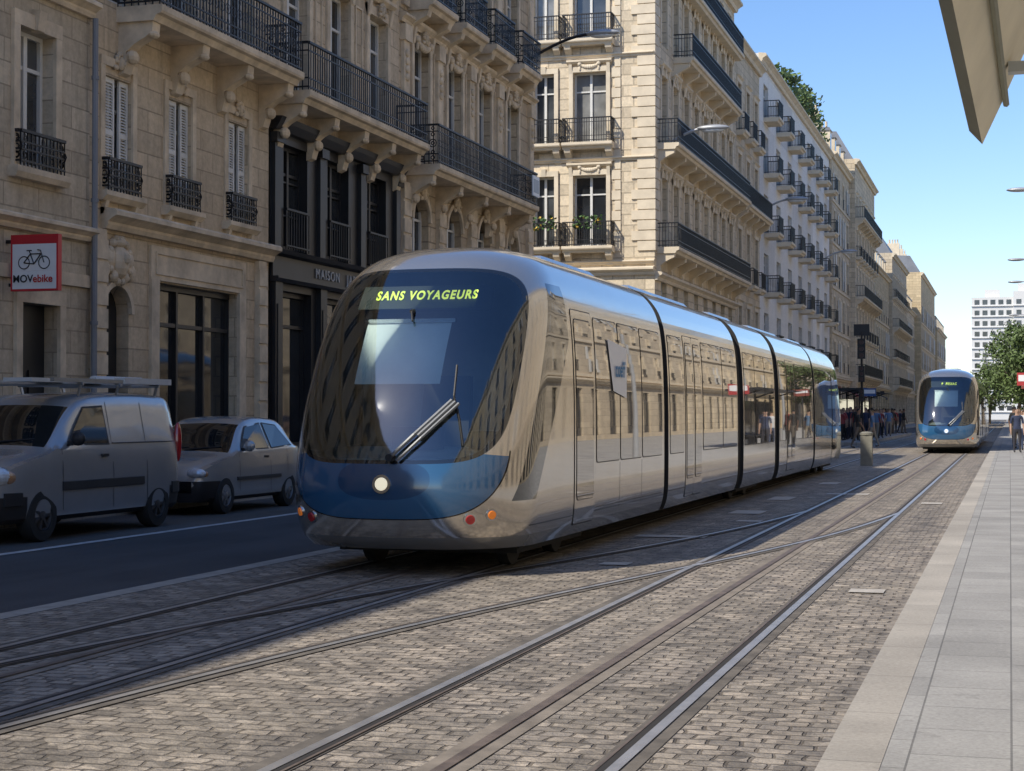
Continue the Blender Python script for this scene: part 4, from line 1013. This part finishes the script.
for a,b in (((-.17,0),(-.06,.13)),((-.06,.13),(.12,.13)),((.12,.13),(.0,-.02)),((.0,-.02),(-.06,.13)),((-.17,0),(.0,-.02)),((.17,0),(.11,.18)),((.11,.18),(.06,.19)),((-.06,.13),(-.08,.18)),((-.12,.18),(-.04,.18))):
    mb.tube((a[0],-.064,a[1]),(b[0],-.064,b[1]),.009,n=5,mi=4)
mb.obj('sign_panel',[simple('sign_red',(.55,.02,.03),.4,noise=.04),simple('sign_white',(.75,.75,.74),.4,noise=.03),simple('sign_red2',(.5,.02,.03),.4,noise=.04),IRON,simple('sign_black',(.02,.02,.02),.4,noise=0)],e)
for txt,x,c in (('MOV',-.185,simple('text_black',(.02,.02,.02),.5,noise=0)),('ebike',.15,simple('text_red',(.5,.02,.02),.5,noise=0))):
    tc=bpy.data.curves.new('sign_text','FONT'); tc.body=txt; tc.size=.155; tc.align_x='CENTER'; tc.offset=.003; tc.materials.append(c)
    t=bpy.data.objects.new('sign_text',tc); scene.collection.objects.link(t); t.parent=e; t.rotation_euler=(math.radians(90),0,0); t.location=(x,-.066,-.29)
# ============================================================ street lamps
LAMPG=simple('lamp_housing_grey',(.42,.43,.44),.4,.3,noise=.05)
def arm_lamp(base,tip,mat,name='street_lamp',k=1.0):
    e=empty(name,base); t=Vector(tip)-Vector(base); mb=MB()
    pts=[]
    for i in range(9):
        s=i/8; pts.append((t.x*s,t.y*s,t.z*math.sin(s*math.pi/2)))
    mb.path(pts,.04*k,8,0); mb.tube((0,0,-.4),(0,0,.25),.06*k,n=8)
    d=Vector((t.x,t.y,0)).normalized(); p=Vector(t)
    mb.ell(tuple(p+d*.3),(.46*k,.16*k,.09*k),14,8,1); mb.ell(tuple(p+d*.3-Vector((0,0,.06*k))),(.34*k,.12*k,.07*k),12,6,2)
    mb.obj('arm_and_head',[mat,LAMPG,simple('lamp_lens',(.75,.77,.77),.2,noise=0)],e,True,angle=50)
arm_lamp((-13.8,69.0,12.6),(-12.0,69.0,13.35),LAMPG,k=1.5)
arm_lamp((-13.8,97.5,13.2),(-12.0,97.5,13.9),LAMPG,k=1.5)
arm_lamp((-14.4,50.6,12.6),(-12.3,50.6,13.3),IRON,k=1.2)
arm_lamp((-13.8,130,13.2),(-12.0,130,13.9),LAMPG,k=1.5)
def post_lamp(x,y,dx,h=8.2):
    e=empty('street_lamp',(x,y,.1)); mb=MB(); mb.tube((0,0,0),(0,0,1.0),.1,.09,12); mb.tube((0,0,1.0),(0,0,h),.08,.045,12)
    mb.path([(0,0,h-.3),(dx*.5,0,h-.02),(dx,0,h+.02)],.03,8); mb.ell((dx,0,h),(.38,.15,.07),14,8,1)
    mb.obj('pole_arm_and_head',[LAMPG,LAMPG],e,True,angle=50)
for y,x in ((53,2.6),(77,2.6),(90,2.6),(120,2.6),(29,3.2)): post_lamp(x,y,-2.3)
def signal(x,y,h=5.8):
    e=empty('traffic_signal',(x,y,.0)); mb=MB(); mb.tube((0,0,0),(0,0,h),.07,.055,12)
    for z,s in ((h-1.4,1),(h-2.6,.8),(2.2,.6)):
        mb.box(-.2*s-.0,.2*s,-.25,-.07,z,z+1.05*s,0)
        for k in range(3):
            mb.tube((0,-.25,z+.18*s+k*.34*s),(0,-.30,z+.18*s+k*.34*s),.12*s,n=12,mi=1)
            mb.box(-.14*s,.14*s,-.4,-.25,z+.3*s+k*.34*s,z+.315*s+k*.34*s,0)
    mb.box(-.4,.4,-.03,.0,h-.2,h+.4,0)
    mb.obj('mast_and_heads',[IRON,simple('signal_lens',(.05,.02,.02),.3,noise=0)],e)
signal(-7.35,89); signal(-7.6,62,3.4)
e=empty('bollard',(-4.12,51.5,0)); mb=MB(); mb.box(-.17,.17,-.17,.17,0,.9,0); mb.lathe((0,0,0),[(.17,.9),(.2,.92),(.2,.98),(.12,1.02),(0,1.03)],16,'z'); mb.obj('post',[simple('bollard_stone',(.20,.19,.15),.7,noise=.2)],e,False)
for y in (58,60,62,64): 
    e=empty('bollard',(-10.2,y,0)); mb=MB(); mb.lathe((0,0,0),[(.07,0),(.07,.85),(.09,.88),(.07,.98),(0,1.0)],12,'z'); mb.obj('post',[IRON],e,True,angle=40)
def shelter(x,y,sg,L=8,name='tram_shelter'):
    e=empty(name,(x,y,.14)); mb=MB()
    for yy in (0,L/2,L): mb.tube((0,yy,0),(0,yy,2.7),.06,n=8); mb.tube((0,yy,2.5),(sg*1.2,yy,2.85),.04,n=6)
    mb.box(min(-sg*.5,sg*1.6),max(-sg*.5,sg*1.6),-.3,L+.3,2.78,2.9,0)
    mb.box(-.02,.02,.1,L/2-.1,.3,2.3,1); mb.box(-.02,.02,L/2+.1,L-.1,.3,2.3,1)
    mb.box(min(sg*.15,sg*.55),max(sg*.15,sg*.55),1,L-1,.42,.47,0)
    for yy in (1.2,L/2,L-1.2): mb.box(min(sg*.2,sg*.5),max(sg*.2,sg*.5),yy,yy+.05,0,.42,0)
    mb.obj('frame_roof_and_bench',[IRON,CGL],e)
shelter(-9.4,98,1,10); shelter(2.2,72,-1,10); shelter(-9.4,112,1,8)
def totem(x,y,h,c):
    e=empty('information_sign',(x,y,.1)); mb=MB(); mb.tube((0,0,0),(0,0,h),.04,n=8); mb.box(-.38,.38,-.06,.06,h-.45,h,1); mb.box(-.33,.33,-.064,-.06,h-.3,h-.08,2)
    mb.obj('pole_and_panel',[BPL,c,WHITE],e)
totem(.62,62,2.9,simple('totem_red',(.4,.04,.04),.5,noise=.05)); totem(.9,84,3.1,simple('totem_brown',(.25,.07,.05),.5,noise=.05)); totem(-7.6,97,2.9,simple('totem_blue',(.05,.12,.3),.5,noise=.05))
def canopy():
    e=empty('tram_shelter_canopy',(2.0,4.0,.1)); mb=MB()
    prof=[(-.09,2.51),(-.02,2.66),(.06,2.84),(.2,3.06),(.45,3.28),(.8,3.43),(1.3,3.52),(2.6,3.55)]
    def row(Y,k): return [(x-.055*k*(1-i/8),Y,z+.13*k*(1-i/9)) for i,(x,z) in enumerate(prof)]
    ysx=[6.23,5.6,5.0,4.3,3.2,2.0,.8]; rows=[row(Y,(6.23-Y)/1.9) for Y in ysx]
    th=.05
    def up(p,i): return (p[0]-.045*(1-i/8),p[1],p[2]+th)
    for j in range(len(rows)-1):
        for i in range(len(prof)-1):
            a=[rows[j][i],rows[j+1][i],rows[j+1][i+1],rows[j][i+1]]; mb.poly(a,0)
            mb.poly([up(rows[j][i],i),up(rows[j+1][i],i),up(rows[j+1][i+1],i+1),up(rows[j][i+1],i+1)],1)
        mb.poly([rows[j][0],rows[j+1][0],up(rows[j+1][0],0),up(rows[j][0],0)],1)
    for i in range(len(prof)-1): mb.poly([rows[0][i],rows[0][i+1],up(rows[0][i+1],i+1),up(rows[0][i],i)],1)
    for j in range(len(rows)-1):
        p,q=rows[j][1],rows[j+1][1]; mb.tube((p[0]+.012,p[1],p[2]-.01),(q[0]+.012,q[1],q[2]-.01),.012,n=6,mi=1)
    mb.box(0.0,2.3,5.9,5.96,2.70,2.735,2); mb.tube((2.2,5.93,.1),(2.2,5.93,3.54),.06,n=10,mi=2); mb.tube((2.2,2.0,.1),(2.2,2.0,3.54),.06,n=10,mi=2)
    o=mb.obj('curved_roof',[simple('canopy_underside',(.76,.70,.55),.6,noise=.12,scale=2),simple('canopy_edge',(.20,.20,.14),.5,noise=.1),simple('canopy_steel',(.4,.4,.38),.4,.5,noise=.05)],e); o.location=(-2.0,-4.0,-.1)
canopy()
# ============================================================ trees
def leafm(name,c):
    m,nt,b,o=nm(name); oc=OC(nt); f=RNG(nt,NOI(nt,oc,1.2,4),.35,.65)
    nt.links.new(MX(nt,f,sc(c,.5),sc(c,1.6)),b.inputs['Base Color']); b.inputs['Roughness'].default_value=.6
    return m
LEAF=leafm('foliage',(.085,.125,.035)); BARK=simple('bark',(.13,.10,.07),.9,noise=.3)
def tree(x,y,h,rx,seed):
    random.seed(seed); e=empty('tree',(x,y,0)); mb=MB()
    mb.tube((0,0,0),(0.1,0,h*.35),.28,.2,10)
    for k in range(7):
        a=k*2.4; r=rx*(.4+.4*R()); t=(math.cos(a)*r,math.sin(a)*r,h*(.5+.4*R())); mb.tube((.1,0,h*(.25+.1*R())),t,.12,.04,6)
    mb.obj('trunk_and_limbs',[BARK],e)
    lf=MB(); cl_=[]
    for k in range(60):
        a=R()*6.28;r=rx*math.sqrt(R())*.95;z=h*(.28+.68*R()); 
        f=1-((z/h-.58)/.46)**2
        cl_.append((math.cos(a)*r*max(.3,f),math.sin(a)*r*max(.3,f),z,rx*(.15+.2*R())))
    for (cx_,cy_,cz_,cr) in cl_:
        for q in range(80):
            d=Vector((random.gauss(0,1),random.gauss(0,1),random.gauss(0,.8))); d=d.normalized()*cr*(R()**.4)
            c=Vector((cx_,cy_,cz_))+d; s_=random.uniform(.12,.25); a=Vector((R()-.5,R()-.5,R()-.5)).normalized(); b=a.orthogonal().normalized()
            lf.poly([c-a*s_,c-b*s_*.7,c+a*s_,c+b*s_*.7])
    lf.obj('foliage_crown',[LEAF],e)
for i,(x,y,h,r) in enumerate(((3.4,175,10.8,4.4),(8,180,12,5),(12,185,12,5),(2.0,205,12,4.8),(6,222,14,5.5),(-3,262,9,4),(18,220,12,5),(1.2,240,14,5.4),(3.2,150,8,3.2))): tree(x,y,h,r,50+i)
random.seed(5)
e=empty('rooftop_shrubs',(-14.5,125,22.5)); lf=MB()
for (yy,hh,n) in ((-9,2.6,9),(-4,2.0,7),(1,3.2,9),(5,2.0,6)):
    for k in range(n):
        c0=Vector((random.uniform(-.9,.9),yy+random.uniform(-2,2),random.uniform(.2,hh)))
        for q in range(60):
            d=Vector((random.gauss(0,1),random.gauss(0,1),random.gauss(0,1))).normalized()*.7*R()**.4; c=c0+d
            s_=random.uniform(.08,.18); a=Vector((R()-.5,R()-.5,R()-.5)).normalized(); b=a.orthogonal().normalized()
            lf.poly([c-a*s_,c-b*s_,c+a*s_,c+b*s_])
lf.obj('foliage',[LEAF],e)
def tower():
    e=empty('distant_apartment_block',(-2,480,0)); mb=MB()
    def blk(x0,x1,y0,y1,H):
        mb.box(x0,x1,y0,y1,0,H,0)
        z=2.5
        while z<H-2:
            x=x0+.8
            while x<x1-1.5: mb.box(x,x+1.3,y0-.06,y0,z,z+1.3,1); x+=2.1
            mb.box(x0-.05,x1+.05,y0-.4,y0,z-.5,z-.3,0)
            z+=2.9
        mb.box((x0+x1)/2-2,(x0+x1)/2+2,y0+2,y0+6,H,H+2.2,0)
    blk(-8,3,0,14,33.5); blk(3,9.5,-1,14,35)
    mb.obj('concrete_block',[simple('concrete_white',(.66,.65,.62),.8,noise=.06),GL3],e)
tower()
# ============================================================ people
def pmat(sh,tr,skin,hair):
    m,nt,b,o=nm('pedestrian_clothes'); oc=OC(nt); s=nt.nodes.new('ShaderNodeSeparateXYZ'); nt.links.new(oc,s.inputs[0]); z=s.outputs[2]
    c=MX(nt,M(nt,'GREATER_THAN',z,.93),tr,sh); c=MX(nt,M(nt,'GREATER_THAN',z,1.47),c,skin); 
    c=MX(nt,M(nt,'MULTIPLY',M(nt,'GREATER_THAN',z,1.60),M(nt,'GREATER_THAN',M(nt,'ADD',s.outputs[1],M(nt,'MULTIPLY',M(nt,'SUBTRACT',z,1.66),1.2)),-.02)),c,hair); c=MX(nt,M(nt,'LESS_THAN',z,.07),c,(.03,.03,.03))
    arm=M(nt,'MULTIPLY',M(nt,'GREATER_THAN',M(nt,'ABSOLUTE',s.outputs[0]),.2),M(nt,'LESS_THAN',z,1.15)); c=MX(nt,arm,c,skin)
    nt.links.new(c,b.inputs['Base Color']); b.inputs['Roughness'].default_value=.8; return m
LIPS=simple('lips',(.35,.12,.1),.6,noise=0)
def person(x,y,z,rot,mat,walk=.0,k=1.0):
    e=empty('pedestrian',(x,y,z),rot)
    V=[(0,0,.95),(0,0,1.12),(0,.01,1.36),(0,0,1.49),(0,-.01,1.58),(0,-.015,1.67),(0,0,1.74)]
    Rd=[.145,.13,.15,.055,.085,.10,.07]
    E=[(0,1),(1,2),(2,3),(3,4),(4,5),(5,6)]
    for s in (-1,1):
        w=walk*s; i=len(V)
        V+=[(s*.1,0,.88),(s*.11,-w*.18-.02*abs(walk),.5),(s*.11,-w*.3+.06*abs(walk),.08),(s*.12,-w*.3-.14,.035)]; Rd+=[.1,.062,.042,.035]
        E+=[(0,i),(i,i+1),(i+1,i+2),(i+2,i+3)]
        i=len(V); V+=[(s*.19,0,1.42),(s*.24,w*.1+.02,1.14),(s*.25,w*.2-.05,.90),(s*.25,w*.22-.07,.80)]; Rd+=[.062,.045,.034,.028]
        E+=[(2,i),(i,i+1),(i+1,i+2),(i+2,i+3)]
        for f in range(4):
            j=len(V); V+=[(s*.25,w*.22-.10+.02*f,.74),(s*.245,w*.22-.105+.02*f,.70)];Rd+=[.010,.008];E+=[(i+3,j),(j,j+1)]
    me=bpy.data.meshes.new('body'); me.from_pydata(V,E,[]); me.materials.append(mat)
    o=bpy.data.objects.new('body',me); scene.collection.objects.link(o); o.parent=e; o.scale=(k,k,k)
    sk=o.modifiers.new('s','SKIN'); 
    for i,r in enumerate(Rd): me.skin_vertices[0].data[i].radius=(r,r*.8 if i<3 else r)
    me.skin_vertices[0].data[0].use_root=True
    su=o.modifiers.new('u','SUBSURF'); su.levels=1; su.render_levels=1; sk.use_smooth_shade=True
    mb=MB(); mb.ell((0,-.105,1.625),(.014,.02,.02),8,6,0)
    for s in (-1,1): mb.ell((s*.033,-.095,1.655),(.012,.008,.008),8,6,1); mb.ell((s*.09,0,1.64),(.012,.02,.03),8,6,0)
    mb.ell((0,-.092,1.585),(.024,.008,.006),8,5,2); mb.obj('face',[mat,BPL,LIPS],e,True).scale=(k,k,k)
SK=(.42,.27,.19)
pm=[pmat((.03,.04,.08),(.03,.03,.04),SK,(.03,.02,.015)),pmat((.5,.5,.5),(.05,.07,.13),SK,(.08,.05,.03)),pmat((.3,.05,.05),(.02,.02,.02),SK,(.02,.015,.01)),pmat((.02,.02,.02),(.12,.1,.08),(.2,.12,.08),(.01,.01,.01)),pmat((.12,.2,.32),(.3,.26,.2),SK,(.2,.13,.06))]
random.seed(3)
PL=[(.25,66,.2,0),(.55,70,3,.6),(.9,78,1,0),(.15,74,2.2,.3),(.4,82,.4,.5),(1.0,88,0,0),(.6,95,0,.6),(-8.8,80,.6,.8),(-6.6,78,1.6,.9),(-6.2,81,4.6,.8),(-9,86.5,1.5,.7)]
for k in range(34): PL.append((random.uniform(-8.9,-7.15),random.uniform(88,124),random.uniform(0,6.28),random.choice((0,0,.5,.7))))
for i,(x,y,r,w) in enumerate(PL):
    person(x,y,.1 if x>-2 else (.16 if y>84.5 else 0),r,pm[i%5],w,random.uniform(.93,1.04))
# ============================================================ light, world, camera
kx,ky=.60,.80
S=Vector((-kx,-ky,1)).normalized()
el=math.asin(S.z); az=math.atan2(S.x,S.y)
w=bpy.data.worlds.new('World'); scene.world=w; w.use_nodes=True; nt=w.node_tree
bg=nt.nodes['Background']; sky=nt.nodes.new('ShaderNodeTexSky'); sky.sky_type='NISHITA'; sky.sun_disc=False
sky.sun_elevation=el; sky.sun_rotation=az; sky.air_density=1.0; sky.dust_density=.3; sky.ozone_density=2.0
hs=nt.nodes.new('ShaderNodeHueSaturation'); hs.inputs['Saturation'].default_value=1.15; hs.inputs['Value'].default_value=1.15
tint=MX(nt,1.0,sky.outputs[0],(.96,.96,1.06),'MULTIPLY')
nt.links.new(tint,hs.inputs['Color']); nt.links.new(hs.outputs[0],bg.inputs[0]); bg.inputs[1].default_value=.15
sl=bpy.data.lights.new('sun','SUN'); sl.energy=5.0; sl.angle=math.radians(.5); sl.color=(1,.93,.81)
so=bpy.data.objects.new('sun',sl); scene.collection.objects.link(so); so.rotation_euler=(-S).to_track_quat('-Z','Y').to_euler(); so.location=(-20,-30,40)
cam=bpy.data.cameras.new('camera'); co=bpy.data.objects.new('camera',cam); scene.collection.objects.link(co)
co.location=(0,0,1.55); co.rotation_euler=(math.radians(90+.966),0,math.radians(16.42))
cam.sensor_width=36; cam.lens=59.4; cam.clip_start=.05; cam.clip_end=4000
scene.camera=co
scene.view_settings.view_transform='Standard'; scene.view_settings.look='None'; scene.view_settings.exposure=0
